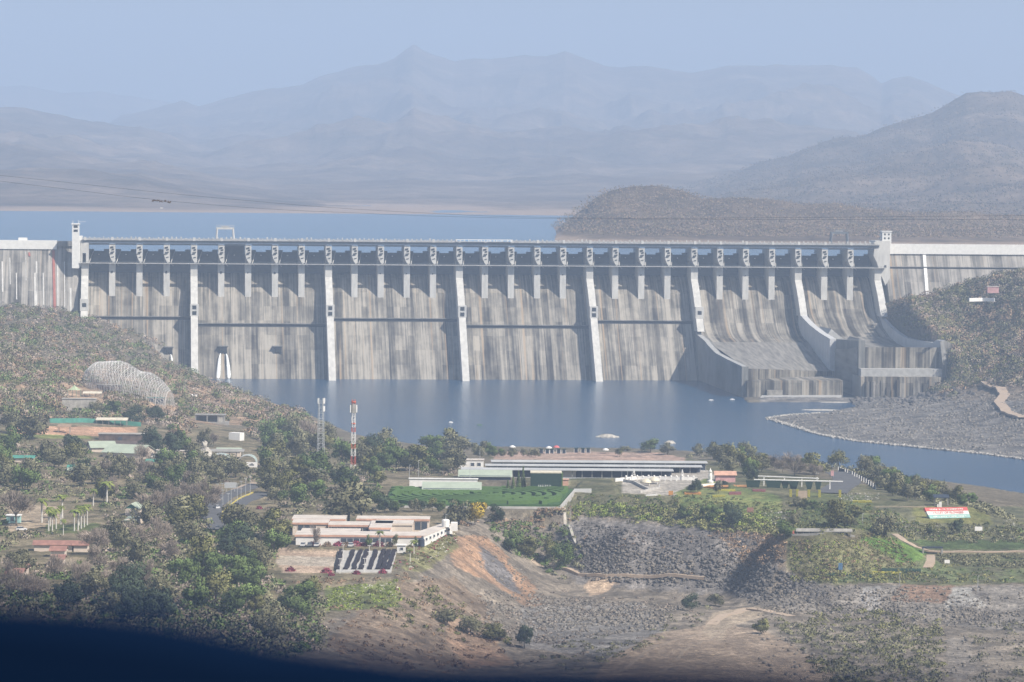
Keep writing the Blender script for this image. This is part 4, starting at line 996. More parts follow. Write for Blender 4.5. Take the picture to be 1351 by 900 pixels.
gableb('green_roof_block', 'pale green sheet roofed block directly above the hedge maze', 560, 634, 632.8, 2.4, 4.6, 24, 'green_sheet', wallm='navy_fence', zb=26.5)
flatb('white_parapet_block', 'long white parapet of a low block behind the maze', 540, 630, 631.5, 4.3, 3, 'white_plaster', 'white_plaster', zb=26.5)
# green clad cube
xm, Y, z = solve(720.5, 624.5, 7.4, 27); gc = empty('hedge_cube', (xm, Y, z), 0, 'big dark green clad cube with a cream top beside the maze', 'building'); Wd = 41*Y/F/2
MB().box(-Wd, Wd, 0, 9, -.5, 7.4).build('wall', Q['dark_hedge'], gc); MB().box(-Wd-.1, Wd+.1, -.1, 9.1, 7.42, 7.9).build('roof', Q['canvas_cream'], gc)
MB().box(Wd+.02, Wd+.5, .2, 8.8, -.5, 7.3).build('side_cladding', Q['hedge_green'], gc)
for k, x in enumerate((710.5,713,716,719.5,722,725.5)):
    P = RG(x, 646.2, 27.2); s = MB().lathe([(.28,0),(.3,.3),(.16,.5),(.24,1.1),(.26,1.7),(.12,1.95),(.16,2.15),(.05,2.4)], n=8).build('white_statuette', Q['white_plaster'], loc=(P[0], P[1], 27.0)); tag(s, 'one of six white statuettes before the green clad cube', 'statuette', 'white statuettes before the green cube')
MB_ = flatb('red_block', 'low terracotta block right of the green clad cube', 741.5, 750, 632.5, 2.2, 4, 'salmon_trim', 'salmon_trim', cat='kiosk', zb=27)
# hedge maze
mz = empty('hedge_maze', tuple(RG(655, 656, 27.0)), 0, 'bright green hedge maze of curved rows above the white wall', 'hedge maze')
mc = np.array(mz.location)
quad = [RG(a, b_, 27.0)[:2]-mc[:2] for a, b_ in ((508,666.5),(737,666.5),(756,646),(700,646),(515,646))]
quad = [tuple(q) for q in quad]
MB().prism(quad, -1.5, .25, 'z').build('lawn', Q['lawn_green'], mz)
rr = random.Random(4)
for k in range(15):
    R = 5+k*4.6; prev = None; a = rr.uniform(0, 6); mb = MB(); n = max(16, int(R*2.2))
    gaps = [rr.uniform(0, 2*math.pi) for _ in range(2+k//3)]
    for i in range(n):
        a0, a1 = 2*math.pi*i/n, 2*math.pi*(i+1)/n
        if any(abs((a0-g+math.pi) % (2*math.pi)-math.pi) < 2.2/R for g in gaps): continue
        pts = [(R-1.25, a0), (R+1.25, a0), (R+1.25, a1), (R-1.25, a1)]; P4 = [(r*math.cos(q)*.95-4, r*math.sin(q)*1.05) for r, q in pts]
        if not all(inpoly(np.array([p[0]]), np.array([p[1]]), quad)[0] for p in P4): continue
        mb.prism(P4, .2, 1.75, 'z')
    if mb.v: mb.build('hedge', Q['hedge_green'], mz)
fw = [RG(a, 667.6, 27.0) for a in (508, 739)]
MB_ = MB().box(fw[0][0], fw[1][0], fw[0][1]-1.2, fw[0][1]-.4, 25.3, 27.3).build('garden_wall', Q['raw_concrete_light']); tag(MB_, 'long white wall along the front of the hedge maze', 'wall')
p0 = RG(739, 667, 27.6); p1 = RG(757, 646, 27.6)
MB_ = MB(); MB_.prism([(p0[0],p0[1]),(p0[0]+1,p0[1]),(p1[0]+1,p1[1]),(p1[0],p1[1])], 25.5, 27.6, 'z'); tag(MB_.build('garden_wall', Q['raw_concrete_light']), 'white side wall running back along the right of the maze', 'wall')
# plaza
def poly_wall(name, label, pts, h, t, mt, z=None, cat='wall'):
    W3 = [RG(a, b_, z) if z else AT(a, b_) for a, b_ in pts]; mb = MB()
    for p, q in zip(W3[:-1], W3[1:]):
        dx, dy = q[0]-p[0], q[1]-p[1]; l = math.hypot(dx, dy) or 1; nx, ny = -dy/l*t, dx/l*t
        mb.add([(p[0],p[1],p[2]-.6),(q[0],q[1],q[2]-.6),(q[0]+nx,q[1]+ny,q[2]-.6),(p[0]+nx,p[1]+ny,p[2]-.6),(p[0],p[1],p[2]+h),(q[0],q[1],q[2]+h),(q[0]+nx,q[1]+ny,q[2]+h),(p[0]+nx,p[1]+ny,p[2]+h)],
               [(0,3,2,1),(4,5,6,7),(0,1,5,4),(1,2,6,5),(2,3,7,6),(3,0,4,7)])
    return tag(mb.build(name, mt if not isinstance(mt, str) else Q[mt]), label, cat)
poly_wall('balustrade', 'white balustrade along the back of the plaza', [(812,636),(840,633),(870,633),(900,634),(920,634)], 1.5, .5, 'white_plaster')
poly_wall('balustrade', 'curved white ramp wall stepping down across the plaza', [(822,636),(835,638),(846,644),(855,648)], 1.2, .8, 'raw_concrete_light')
poly_wall('balustrade', 'white zigzag wall at the front edge of the plaza', [(845,651),(858,648),(871,645),(871,642)], 1.0, .5, 'raw_concrete_light')
poly_wall('balustrade', 'white railing at the garden end of the plaza', [(925,644),(952,642)], 1.6, .4, 'white_plaster')
poly_wall('railing_wall', 'white railing beside the ramp at the right of the maze', [(757,651),(780,650.5)], 1.8, .3, 'white_plaster')
poly_wall('pavement_kerb', 'short white kerb low at the front of the plaza', [(852,655),(867,654.5)], .6, .8, 'white_plaster', cat='kerb')
for x, y, lb in ((852,641,'cream dome tent on the plaza, front one'),(862.5,638.5,'cream dome tent on the plaza, behind its twin')):
    P = AT(x, y); root = empty('dome_tent', P, 0, lb, 'tent', 'cream dome tents on the plaza')
    MB().lathe([(2.6,1.2),(2.45,1.8),(1.9,2.5),(1.0,3.0),(.2,3.2)], n=14).build('canopy', Q['canvas_cream'], root, smooth=True)
    for k in range(4): a = k*math.pi/2+.7; MB().tube((2.3*math.cos(a), 2.3*math.sin(a), -.3), (2.4*math.cos(a), 2.4*math.sin(a), 1.3), .09, 5).build('post', Q['white_plaster'], root)
for x, y, h, lb in ((836,632,4.6,'white lattice pyramid at the left of the plaza'),(900,632,4.4,'white lattice pyramid in the middle of the plaza')):
    P = AT(x, y); mb = MB()
    for k in range(6): a = k*math.pi/3; mb.tube((1.2*math.cos(a), 1.2*math.sin(a), -.2), (0, 0, h), .10, 4)
    for z in (1, 2, 3): r = 1.2*(1-z/h); [mb.tube((r*math.cos(k*math.pi/3), r*math.sin(k*math.pi/3), z), (r*math.cos((k+1)*math.pi/3), r*math.sin((k+1)*math.pi/3), z), .08, 4) for k in range(6)]
    tag(mb.build('lattice_pyramid', Q['white_plaster'], loc=P), lb, 'garden trellis')
P = AT(937, 637); o = MB().lathe([(1.5,0),(1.5,.8),(.8,1),(.9,3),(.55,4.4),(.85,5.0),(.3,5.9),(.1,6.6)], n=10).build('monument', Q['white_plaster'], loc=P); tag(o, 'tall pale pointed monument left of the pink kiosk', 'monument')
rr = random.Random(9)
for k in range(13):
    P = AT(826+k*7.4, 634.5+rr.uniform(-.6, .6)); s = MB().box(-.3,.3,-.3,.3,0,1.5).lathe([(.28,1.5),(.5,1.8),(.45,2.2),(.15,2.5)], n=8).build('gate_pillar', Q['white_plaster'], loc=P); tag(s, 'white pillar with a round cap in the row behind the plaza', 'pillar', 'white pillars behind the plaza')
gableb('pink_kiosk', 'pink walled kiosk with a salmon roof at the right end of the plaza', 943, 969, 620.5, 3.0, 4.4, 8, 'salmon_trim', wallm='pink_paint', cat='kiosk')
board('arch_board', 'orange board leaning at the edge of the flower terrace', 882, 888, 648, 653.5, 'flower_orange', 655)
# promenade umbrellas and pergolas at the water
for x, y, m_, lb in ((676,593,'white_plaster','white beach umbrella, leftmost on the pink promenade'),(724,594,'white_plaster','white beach umbrella left of the red one on the promenade'),(734,593,'sign_red','red beach umbrella on the pink promenade'),(799,597,'white_plaster','white dome umbrella alone at the right of the promenade')):
    P = AT(x, y+2); root = empty('beach_umbrella', P, 0, lb, 'umbrella', 'umbrellas on the promenade')
    MB().lathe([(1.9,2.0),(1.5,2.6),(.8,3.0),(.1,3.2)], n=10).build('canopy', Q[m_], root); MB().tube((0,0,-.3), (0,0,2.9), .07, 5).build('pole', Q['galvanised'], root)
for k, (x, y) in enumerate(((714,598),(722,598),(728,598),(737,598),(744,598),(760,597),(769,597),(776,597))):
    P = AT(x, y+1); root = empty('dark_shelter', P, 0, 'dark square shade shelter in the row on the pink promenade', 'shelter', 'dark shade shelters on the promenade')
    MB().box(-1.2,1.2,-1,1,2.5,3.0).build('roof', Q['dark_hedge'], root); MB().box(-1.1,1.1,-.05,.9,.3,2.5).build('screen', Q['navy_fence'], root)
    for x2 in (-1.1, 1.1): MB().box(x2-.1,x2+.1,-.9,-.7,-.3,2.5).build('post', Q['white_plaster'], root)
# green draped pergola
A = RG(985, 633.5, 31.5); B = RG(1112, 635.5, 31.5); A2 = RG(1000, 628.3, 31.5); B2 = RG(1080, 631.5, 31.5)
pg = empty('green_pergola', (A[0], A[1], 27), 0, 'long white beamed pergola draped with dark green creepers', 'pergola')
def loc_(p): return (p[0]-A[0], p[1]-A[1], p[2]-27)
for p, q in ((RG(995,633,31.5), B), (A2, B2)): MB().tube(loc_(p), loc_(q), .33, 6).build('beam', Q['white_plaster'], pg)
for k, (xa, xb, nb) in enumerate(((984,1003,.75),(1010,1031,.7),(1030,1042,.3),(1040,1054,.45),(1062,1073,.4),(1075,1084,.5))):
    a_, b_ = loc_(RG(xa, 633.8, 31.4)), loc_(RG(xb, 633.9, 31.4)); w_ = b_[0]-a_[0]; m_ = (a_[0]+b_[0])/2; mb = MB()
    mb.prism([(a_[0], 4.4), (b_[0], 4.4), (m_+w_/2*nb, 0), (m_-w_/2*nb, 0)], a_[1]-.7, a_[1]+.7, 'y'); mb.build('creeper', Q['dark_hedge'], pg)
for xa in (990, 1020, 1048, 1068, 1080, 1095): p = loc_(RG(xa, 634.2, 31.2)); MB().box(p[0]-.2, p[0]+.2, p[1]-.2, p[1]+.2, -.6, 4.3).build('post', Q['white_plaster'], pg)
for xa in (1008, 1035, 1058, 1078): p = loc_(RG(xa, 630, 31.2)); MB().box(p[0]-.2, p[0]+.2, p[1]-.2, p[1]+.2, -.6, 4.3).build('post', Q['white_plaster'], pg)
for x, lb in ((1043,'yellow leafy pillar, left of the pair at the pink panel path'),(1052,'yellow leafy pillar against the left of the pink panel'),(1067,'yellow leafy pillar right of the pink panel'),(1081,'yellow leafy pillar farther right by the pergola end'),(1108,'yellow leafy pillar beside the garden road')):
    P = AT(x, 656); o = MB().box(-.55,.55,-.55,.55,-.2,3.1).build('topiary_pillar', Q['flower_yellow'], loc=P); tag(o, lb, 'topiary', 'yellow topiary pillars')
board('display_board', 'plain pinkish square panel standing between yellow topiary pillars', 1053, 1065, 648.5, 659.5, 'path_sand', 660)
board('garden_board', 'dark red cabin like board with a white post on the garden slope', 985.5, 994, 671, 677.5, 'red_tile', 678)
board('garden_board', 'dark green lettered board low on the garden slope', 954, 972, 672.5, 676, 'dark_hedge', 677)
# terrace bench shelter above the green bank
canopy('terrace_shelter', 'long low blue grey terrace shelter above the green bank', 1050, 1125, 699.5, 2.2, 2, 'raw_concrete', nx=10, zb=27.4)
poly_wall('terrace_railing', 'thin pale railing wall under the terrace shelter', [(1043,709),(1080,709.5),(1128,709)], .8, .25, 'raw_concrete')
# pavilion frame and steps behind the hill sign
canopy('garden_arch', 'dark framed garden pavilion behind the tricolour hill sign', 1232, 1253, 655, 4.2, 4, 'navy_fence', nx=3)
# tricolour hill sign, tilted on its bank
Pa = RG(1219.5, 670, 29.0); Pb = RG(1275.5, 669, 29.0); Pc = RG(1280.5, 683, 24.6); Pd = RG(1227, 684.3, 24.6)
hs = empty('hill_sign', (0, 0, 0), 0, 'large red white and teal lettered sign lying on a grassy bank', 'sign')
Vv = [Vector(map(float, p)) for p in (Pa, Pb, Pc, Pd)]
nrm = (Vv[1]-Vv[0]).cross(Vv[3]-Vv[0]).normalized(); nrm = nrm if nrm.z > 0 else -nrm
c_ = sum(Vv, Vector())/4; hs.location = c_; Vv = [v-c_ for v in Vv]
for k, (m_, t0, t1) in enumerate((('sign_red', 0, .33), ('sign_white', .345, .66), ('sign_teal', .675, 1))):
    a = [Vv[0].lerp(Vv[3], t0), Vv[1].lerp(Vv[2], t0), Vv[1].lerp(Vv[2], t1), Vv[0].lerp(Vv[3], t1)]
    mb = MB(); mb.add([v+nrm*.15 for v in a]+[v-nrm*1.6 for v in a], [(0,1,2,3),(4,7,6,5),(0,4,5,1),(1,5,6,2),(2,6,7,3),(3,7,4,0)]); bd_ = mb.build('band', Q[m_], hs)
    xd = (a[1]-a[0]).normalized(); yd = nrm.cross(xd)
    if k == 1:
        cu_ = bpy.data.curves.new('lettering', 'FONT'); cu_.body = 'VALLEY OF FLOWERS'; cu_.size = 1.9; cu_.align_x = 'CENTER'; cu_.align_y = 'CENTER'; cu_.extrude = .03; cu_.space_character = 1.05; cu_.offset = .0
        cu_.materials.append(Q['sign_red']); to = bpy.data.objects.new('lettering', cu_); COL.objects.link(to); to.parent = bd_
        ctr = sum(a, Vector())/4+nrm*.22; yp = ((a[0]+a[1])/2-(a[2]+a[3])/2); yp = (yp-xd*yp.dot(xd)).normalized(); zz = xd.cross(yp)
        to.matrix_local = MT_ = Matrix(((xd.x, yp.x, zz.x, ctr.x), (xd.y, yp.y, zz.y, ctr.y), (xd.z, yp.z, zz.z, ctr.z), (0, 0, 0, 1)))
        dims = (a[1]-a[0]).length; cu_.size = dims*.68/9.2; bpy.context.view_layer.update()
        tm = bpy.data.meshes.new_from_object(to.evaluated_get(bpy.context.evaluated_depsgraph_get())); bpy.data.objects.remove(to)
        to = bpy.data.objects.new('lettering', tm); COL.objects.link(to); to.parent = bd_; to.matrix_local = MT_
    else:
        mb = MB(); q = .1; rr = random.Random(k)
        while q < .92:
            w_ = rr.choice((.012, .02, .026)); s0, s1 = a[0].lerp(a[1], q), a[0].lerp(a[1], q+w_); e0_, e1_ = a[3].lerp(a[2], q), a[3].lerp(a[2], q+w_)
            t0_, t1_ = .32+rr.uniform(0, .1), .62+rr.uniform(0, .1); qd = [s0.lerp(e0_, t0_), s1.lerp(e1_, t0_), s1.lerp(e1_, t1_), s0.lerp(e0_, t1_)]
            mb.add([v+nrm*.24 for v in qd]+[v+nrm*.1 for v in qd], [(0,1,2,3),(4,7,6,5),(0,4,5,1),(1,5,6,2),(2,6,7,3),(3,7,4,0)]); q += w_+rr.choice((.012, .016, .04))
        mb.build('line_of_small_marks', Q['sign_white'], bd_)
P = AT(1240.5, 669.5); o = MB().box(-.6,.6,-.4,.4,0,2.2).box(-1.4,-.65,-.3,.3,0,1.2).build('white_booth', Q['white_plaster'], loc=P); tag(o, 'little white booth on the top edge of the hill sign', 'booth')
# footbridge over the steps
A = AT(1220, 731); o = empty('underpass', A, 0, 'dark concrete underpass frame over the sandy steps below the path', 'underpass')
MB().box(-1,7,-.8,1.2,2.0,2.6).build('lintel', Q['navy_fence'], o); MB().box(-1,-.4,-.8,1.2,-3,2.0).build('pillar', Q['raw_concrete'], o); MB().box(6.4,7,-.8,1.2,-3,2.0).build('pillar', Q['raw_concrete'], o)
# --- paths and roads draped on the ground
def drape(name, label, pts, w, mt, lift=.12, z=None, steps=10, edge=None):
    P3_ = [AT(a, b_) for a, b_ in pts]; L_ = []
    for p, q in zip(P3_[:-1], P3_[1:]):
        for k in range(steps): L_.append(p.lerp(q, k/steps))
    L_.append(P3_[-1]); vs = []; n = len(L_)
    for i, p in enumerate(L_):
        d = (L_[min(n-1, i+2)]-L_[max(0, i-2)]); d.z = 0; d.normalize(); nr_ = Vector((-d.y, d.x, 0))
        for k in range(5):
            q = p+nr_*(w*(k/4-.5)); vs.append((q.x, q.y, float(HT(q.x, q.y))+lift))
    # level across
    for i in range(n):
        zz = max(v[2] for v in vs[i*5:i*5+5])
        for k in range(5): vs[i*5+k] = (vs[i*5+k][0], vs[i*5+k][1], zz)
    bt = [(v[0], v[1], v[2]-1.2) for v in vs]; fs = [(i*5+k, i*5+k+1, (i+1)*5+k+1, (i+1)*5+k) for i in range(n-1) for k in range(4)]
    m_ = len(vs); fs += [(i*5, (i+1)*5, m_+(i+1)*5, m_+i*5) for i in range(n-1)]+[(i*5+4, (i+1)*5+4, m_+(i+1)*5+4, m_+i*5+4) for i in range(n-1)]
    mb = MB(); mb.add(vs+bt, fs); return tag(mb.build(name, Q[mt] if isinstance(mt, str) else mt), label, kind='structure')
drape('road', 'grey curving village road, near lane', [(287,700),(279,682),(281,668),(296,657),(315,648),(340,640)], 8, 'asphalt')
drape('road', 'grey curving village road, far lane', [(300,700),(301,676),(316,664),(338,655),(352,651)], 8, 'asphalt')
drape('road_kerb', 'yellow and pale kerb between the two lanes', [(293,690),(294,676),(303,667),(318,657),(334,650)], .8, 'yellow_kerb', .35)
drape('path', 'sandy verge beside the village road', [(276,668),(290,656),(316,645),(338,637)], 4.5, 'path_sand', .08)
drape('road', 'grey garden road curving towards the river', [(1097,652),(1108,643),(1118,637),(1116,630),(1106,624)], 13, 'asphalt')
drape('path', 'pale sandy path running along the green bank', [(1180,706),(1192,714),(1208,722),(1225,727.5),(1260,728.5),(1300,729),(1340,729),(1420,730)], 2.6, 'path_sand', .1)
drape('path', 'pale path along the top of the sign bank', [(1155,670),(1190,669),(1222,669.5)], 1.2, 'path_sand', .1)
drape('path', 'sandy steps under the footpath', [(1228,734),(1228,744),(1223,752)], 3.4, 'path_sand', .1)
drape('path', 'thin pale track winding down the dark rock slope', [(744,683),(751,694),(754,706),(757,714),(761,720)], 1.1, 'stone_pale', .05)
drape('path', 'dirt track across the valley floor', [(700,738),(735,750),(765,760),(800,764),(850,765),(930,768)], 2.2, 'path_sand', .04)
drape('dirt_track', 'orange dirt track curving down the right river bank', [(1300,508),(1320,514),(1326,522),(1318,532),(1328,545),(1351,553)], 7, 'path_sand', .1)
drape('path', 'sandy track joining the earth mound', [(938,826),(955,812),(985,803),(1010,806),(1045,814)], 4, 'path_sand', .03)
# posts along the garden road
for k in range(17):
    t = k/16; x = 1106+t*49; y = 622+t**1.35*24; P = AT(x, y); s = MB().box(-.22,.22,-.22,.22,-.3,1.9).box(-.3,.3,-.3,.3,1.9,2.15).build('fence_post', Q['white_plaster'], loc=P); tag(s, 'white post of the dark fence along the garden road', 'post', 'white posts along the garden road')
poly_wall('road_fence', 'dark blue fence panels behind the row of white posts', [(1106,621.5),(1120,625),(1132,629.5),(1144,636.5),(1155,645.5)], 1.5, .15, 'navy_fence', cat='fence')
for nm_, pts in (('left',[(800,893),(850,862),(905,842),(950,832)]),('mid',[(860,893),(900,862),(935,846),(955,834)])):
    drape('wheel_track', 'faint pale wheel track across the sandy earth mound', pts, 1.3, 'track_sand', .03)
# --- telecom towers
def lattice(name, label, px, pyb, pyt, wb, wt, bands):
    P = AT(px, pyb); s = P.y/F; Hh = (pyb-pyt)*s; root = empty(name, P, .3, label, 'telecom tower', 'telecom towers by the river')
    n = len(bands); k0 = 0
    for bi, (frac, mt) in enumerate(bands):
        z0 = Hh*k0; z1 = Hh*(k0+frac); k0 += frac; mb = MB(); st = max(1, int((z1-z0)/(2.4))); 
        for j in range(st):
            a0 = z0+(z1-z0)*j/st; a1 = z0+(z1-z0)*(j+1)/st; r0_ = (wb+(wt-wb)*a0/Hh)*s/2; r1_ = (wb+(wt-wb)*a1/Hh)*s/2
            c0 = [(r0_*sx, r0_*sy, a0) for sx, sy in ((-1,-1),(1,-1),(1,1),(-1,1))]; c1 = [(r1_*sx, r1_*sy, a1) for sx, sy in ((-1,-1),(1,-1),(1,1),(-1,1))]
            for q in range(4):
                mb.tube(c0[q], c1[q], .13, 4); mb.tube(c0[q], c0[(q+1) % 4], .06, 4); mb.tube(c0[q], c1[(q+1) % 4], .06, 4)
        mb.build('lattice_section', Q[mt], root)
    return root, Hh, s
t1, Hh, s = lattice('lattice_tower', 'silver grey lattice mast with white antenna panels', 423, 619, 525, 8.5, 5.5, [(1, 'galvanised')])
for k, (x, y) in enumerate(((-1.6,-.6),(1.5,-.9),(.9,-1.3),(1.7,.6))):
    for zz in (Hh-2.6, Hh-6.3) if k in (1, 2) else (Hh-2.6,): MB().box(x-.2, x+.2, y-.15, y+.15, zz, zz+2.6).build('antenna', Q['white_plaster'], t1)
t2, Hh, s = lattice('lattice_tower', 'red and white striped lattice mast', 466, 618, 527, 5.4, 3.6, [(.06,'white_plaster'),(.12,'tower_red'),(.11,'white_plaster'),(.07,'tower_red'),(.17,'white_plaster'),(.07,'tower_red'),(.15,'white_plaster'),(.25-.07,'white_plaster'),(.07,'tower_red')])
MB().box(-.9,.9,-.9,.9,Hh-6.5,Hh-2.2).build('equipment_box', Q['raw_concrete'], t2)
for x in (-1.5, 1.5): MB().box(x-.25, x+.25, -.3, .3, Hh-6.2, Hh-2.6).build('antenna', Q['white_plaster'], t2)
MB().lathe([(1.1,Hh-1.6),(1.3,Hh-1.2),(1.1,Hh-.8)], n=8).build('platform', Q['tower_red'], t2); MB().lathe([(1.0,Hh*.64),(1.2,Hh*.65),(1.0,Hh*.66)], n=8).build('platform', Q['tower_red'], t2)
# lamp posts
RL = 'street lamps along the village road'
for k, (x, y, h) in enumerate(((301,681,9),(294,676,9),(305,668,8),(313,664,8),(318,660,8),(324,656,8),(330,653,8),(287,664,8),(293,660,7))):
    lamp(x, y, h, 'thin grey street lamp between the lanes of the village road', RL, n=2, mt='galvanised', r=.1)
for x, y, h, lb in ((504.5,604,12,'tall grey lamp pole rising beside the river trees'),(552,634,9,'grey lamp pole left of the low green roof'),(620,635,10,'grey lamp pole in front of the upper green roof'),(633,611,7,'short lamp pole by the small white house'),(588,703,7,'grey lamp pole behind the white wing of the peach building'),(540,634,7,'short grey pole at the left end of the white parapet'),(244,521,11,'lone white pole on the slope right of the mesh dome'),(1290,782,6,'pole on the terrace edge at the lower right'),(1187,773,5,'short pole at the right side of the terrace edge'),(1138,691,4,'small white lamp in the middle of the right hand garden'),(828,632,5,'white lamp pole at the left edge of the plaza')):
    lamp(x, y, h, lb, None, n=1, mt='galvanised')
for x, y, lb in ((252,524,'white boulder like tank beside the lone pole'),(258,524.5,'second white tank right of the lone pole')):
    o = blob('white_tank', AT(x, y)+Vector((0, 0, .8)), 1.5, Q['white_plaster'], 4, .7, amp=.05); tag(o, lb, 'tank')
# --- mesh dome aviary
A = AT(128, 512); B = AT(215, 536); ax = (B-A); Ld = ax.length
av = empty('mesh_aviary', A, 0, 'large humped wire mesh dome aviary on the hillside', 'aviary')
ax2 = Vector((ax.x, ax.y, 0)).normalized(); sd_ = Vector((-ax2.y, ax2.x, 0)); nA, nB = 52, 24
out = [(105,505),(109,497),(116,487),(128,478.5),(145,475),(158,477),(172,484),(185,489.5),(195,491.5),(206,498),(216,506),(225,516),(231,526),(233,536)]
def avp(t, a):
    c = A+ax*(t*1.24-.14); s = c.y/F; pxc = PJ(c.x, c.y, c.z)[0]
    ytop = np.interp(pxc, [p[0] for p in out], [p[1] for p in out]); yb = PJ(c.x, c.y, c.z)[1]
    hgt = max(.6, (yb-ytop)*s+1.5*math.sin(t*18)*.35); w_ = max(1.5, min(13.5, hgt*1.0)); w_ = 13.5*max(.12, math.sin(math.pi*min(1, max(0, t*.94+.03))))**.55
    p = c+sd_*(w_*math.cos(a)); g = float(HT(p.x, p.y)); return Vector((p.x, p.y, 0))+Vector((0, 0, 1))*(min(g, c.z+3)*abs(math.cos(a))**3+c.z*(1-abs(math.cos(a))**3)+hgt*math.sin(a)**.75)-A
G = [[avp(i/nA, math.pi*j/nB) for j in range(nB+1)] for i in range(nA+1)]
mb = MB()
for i in range(nA+1):
    mr = MB()
    for j in range(nB):
        (mr if i % 4 == 0 else mb).tube(G[i][j], G[i][j+1], .17 if i % 4 == 0 else .09, 3)
    if mr.v: mr.build('arch_rib', Q['white_plaster'], av)
for i in range(0):
    pass
for i in range(nA):
    for j in range(1, nB):
        mb.tube(G[i][j], G[i+1][j], .10, 3)
        if (i+j) % 2 == 0: mb.tube(G[i][j], G[i+1][j+1], .10, 3)
mb.build('wire_mesh', Q['white_plaster'], av)
for x, y, w_ in ((199,533,2.5),(208,534,2.5)):
    pass
o = flatb('entrance_block', 'teal framed entrance box at the right foot of the mesh dome', 195, 217, 525.5, 4.2, 3, 'stone_pale', 'teal_sheet', cat='entrance', wins=((.05,.42,.4,3.4),(.5,.95,.4,3.4)))
blob_ = flatb('rock_shelter', 'dark rock wall seen inside the mesh dome', 128, 160, 503, 5, 5, 'brown_rock', 'stone_pale', cat='animal house')
P = AT(98, 524); root = empty('tent_gazebo', P+Vector((0, 0, 2.2)), .4, 'small pale green pyramid tent beside the stone wall', 'gazebo')
MB().lathe([(4.6,2.2),(2.6,2.9),(1.1,4.0),(.1,5.1)], n=4).build('roof', Q['canvas_green'], root)
for k in range(4): a = k*math.pi/2; MB().tube((4.1*math.cos(a), 4.1*math.sin(a), -2.5), (4.1*math.cos(a), 4.1*math.sin(a), 2.2), .12, 5).build('post', Q['teal_sheet'], root)
canopy('low_canopy', 'low cream awning right of the pyramid tent', 109, 134, 519, 2.6, 4, 'canvas_cream', nx=4)
o = flatb('stone_retaining_wall', 'tall rough stone retaining wall under the pyramid tent', 82, 126, 526, 7.5, 5, 'stone_pale', 'stone_pale', cat='wall'); 
MB_ = blob('brown_tank', AT(84, 514)+Vector((0, 0, 1)), 3.4, Q['thatch'], 9, .8, amp=.1); tag(MB_, 'round brown thatched hut top above the stone wall', 'hut')
poly_wall('pen_wall', 'long dark green fence behind the sandy animal pen', [(66,558),(110,557.5),(150,560),(186,563)], 2.4, .3, 'teal_sheet', cat='fence')
# lower left: halls, palms court
gableb('green_roof_hall', 'small pale green roofed hall above the lane of palms', 171, 187, 661, 3, 5, 12, 'green_sheet', axis='y', rz=-.1)
gableb('shed', 'pale teal lean-to roofs stepping down from the small hall', 174, 186, 679, 2.4, 3.0, 16, 'green_sheet', rz=-.1, cat='shed')
for i, (a, b_, y, lb) in enumerate(((48,98,711.5,'longest rusty pink roof at the lower left, top of three'),(70,88,719,'short rusty roof below the longest pink one'),(72,86,730,'smallest rusty roof among trees at the lower left'),(20,38,742,'pink tin roof at the lower left edge'),(12,32,748,'faded pink roof in front of the lower left trees'),(100,118,712,'pale pink roof right of the longest rusty one'))):
    gableb('tin_roof_house', lb, a, b_, y, 2.6, 3.8, 7, 'red_tile', cat='house', group='rusty tin roof houses at the lower left')
flatb('pool_kiosk', 'pale blue and white kiosk under the bare tree at left', 8, 26, 680, 3, 5, 'sign_teal', 'white_plaster', cat='kiosk', wins=((.3,.6,.8,2.2),))
flatb('white_shed', 'small white shed deep in the trees at the lower left', 46, 56, 773, 2.4, 3, 'white_plaster', 'white_plaster', cat='shed')
# cars
def car(px, py, rz, mt, label):
    P = AT(px, py); root = empty('car', P+Vector((0, 0, .15)), rz, label, 'car')
    MB().prism([(-2.1,.35),(2.1,.35),(2.1,.85),(1.9,.95),(-2.05,1.0)], -.85, .85, 'y').build('body', Q[mt], root)
    MB().prism([(-1.8,.98),(1.0,.95),(.45,1.5),(-1.3,1.52)], -.75, .75, 'y').build('cabin', Q['window_glass'], root)
    MB().box(-1.25,.42,-.7,.7,1.52,1.58).build('roof', Q[mt], root)
    for x in (-1.3, 1.35):
        for y in (-.86, .86): MB().tube((x, y-.1, .32), (x, y+.1, .32), .33, 10).build('wheel', Q['rubber'], root)
car(286, 672, 1.9, 'car_white', 'white car on the near lane of the village road'); car(303, 683, 1.2, 'car_white', 'white car on the far lane at the bottom of the bend')
car(28, 701, .3, 'car_white', 'white car parked at the left edge by the sandy court'); car(287, 700, 1.6, 'car_grey', 'grey car half hidden below the village road bend')
for k, (x, m_, lb) in enumerate(((400,'car_white','white car parked leftmost before the peach building'),(409,'car_grey','grey car parked between white ones before the peach building'),(418,'car_white','white car parked under the porch of the peach building'),(463,'car_white','white car half hidden by the red bushes of the peach building'))):
    car(x, 722, 1.5, m_, lb)
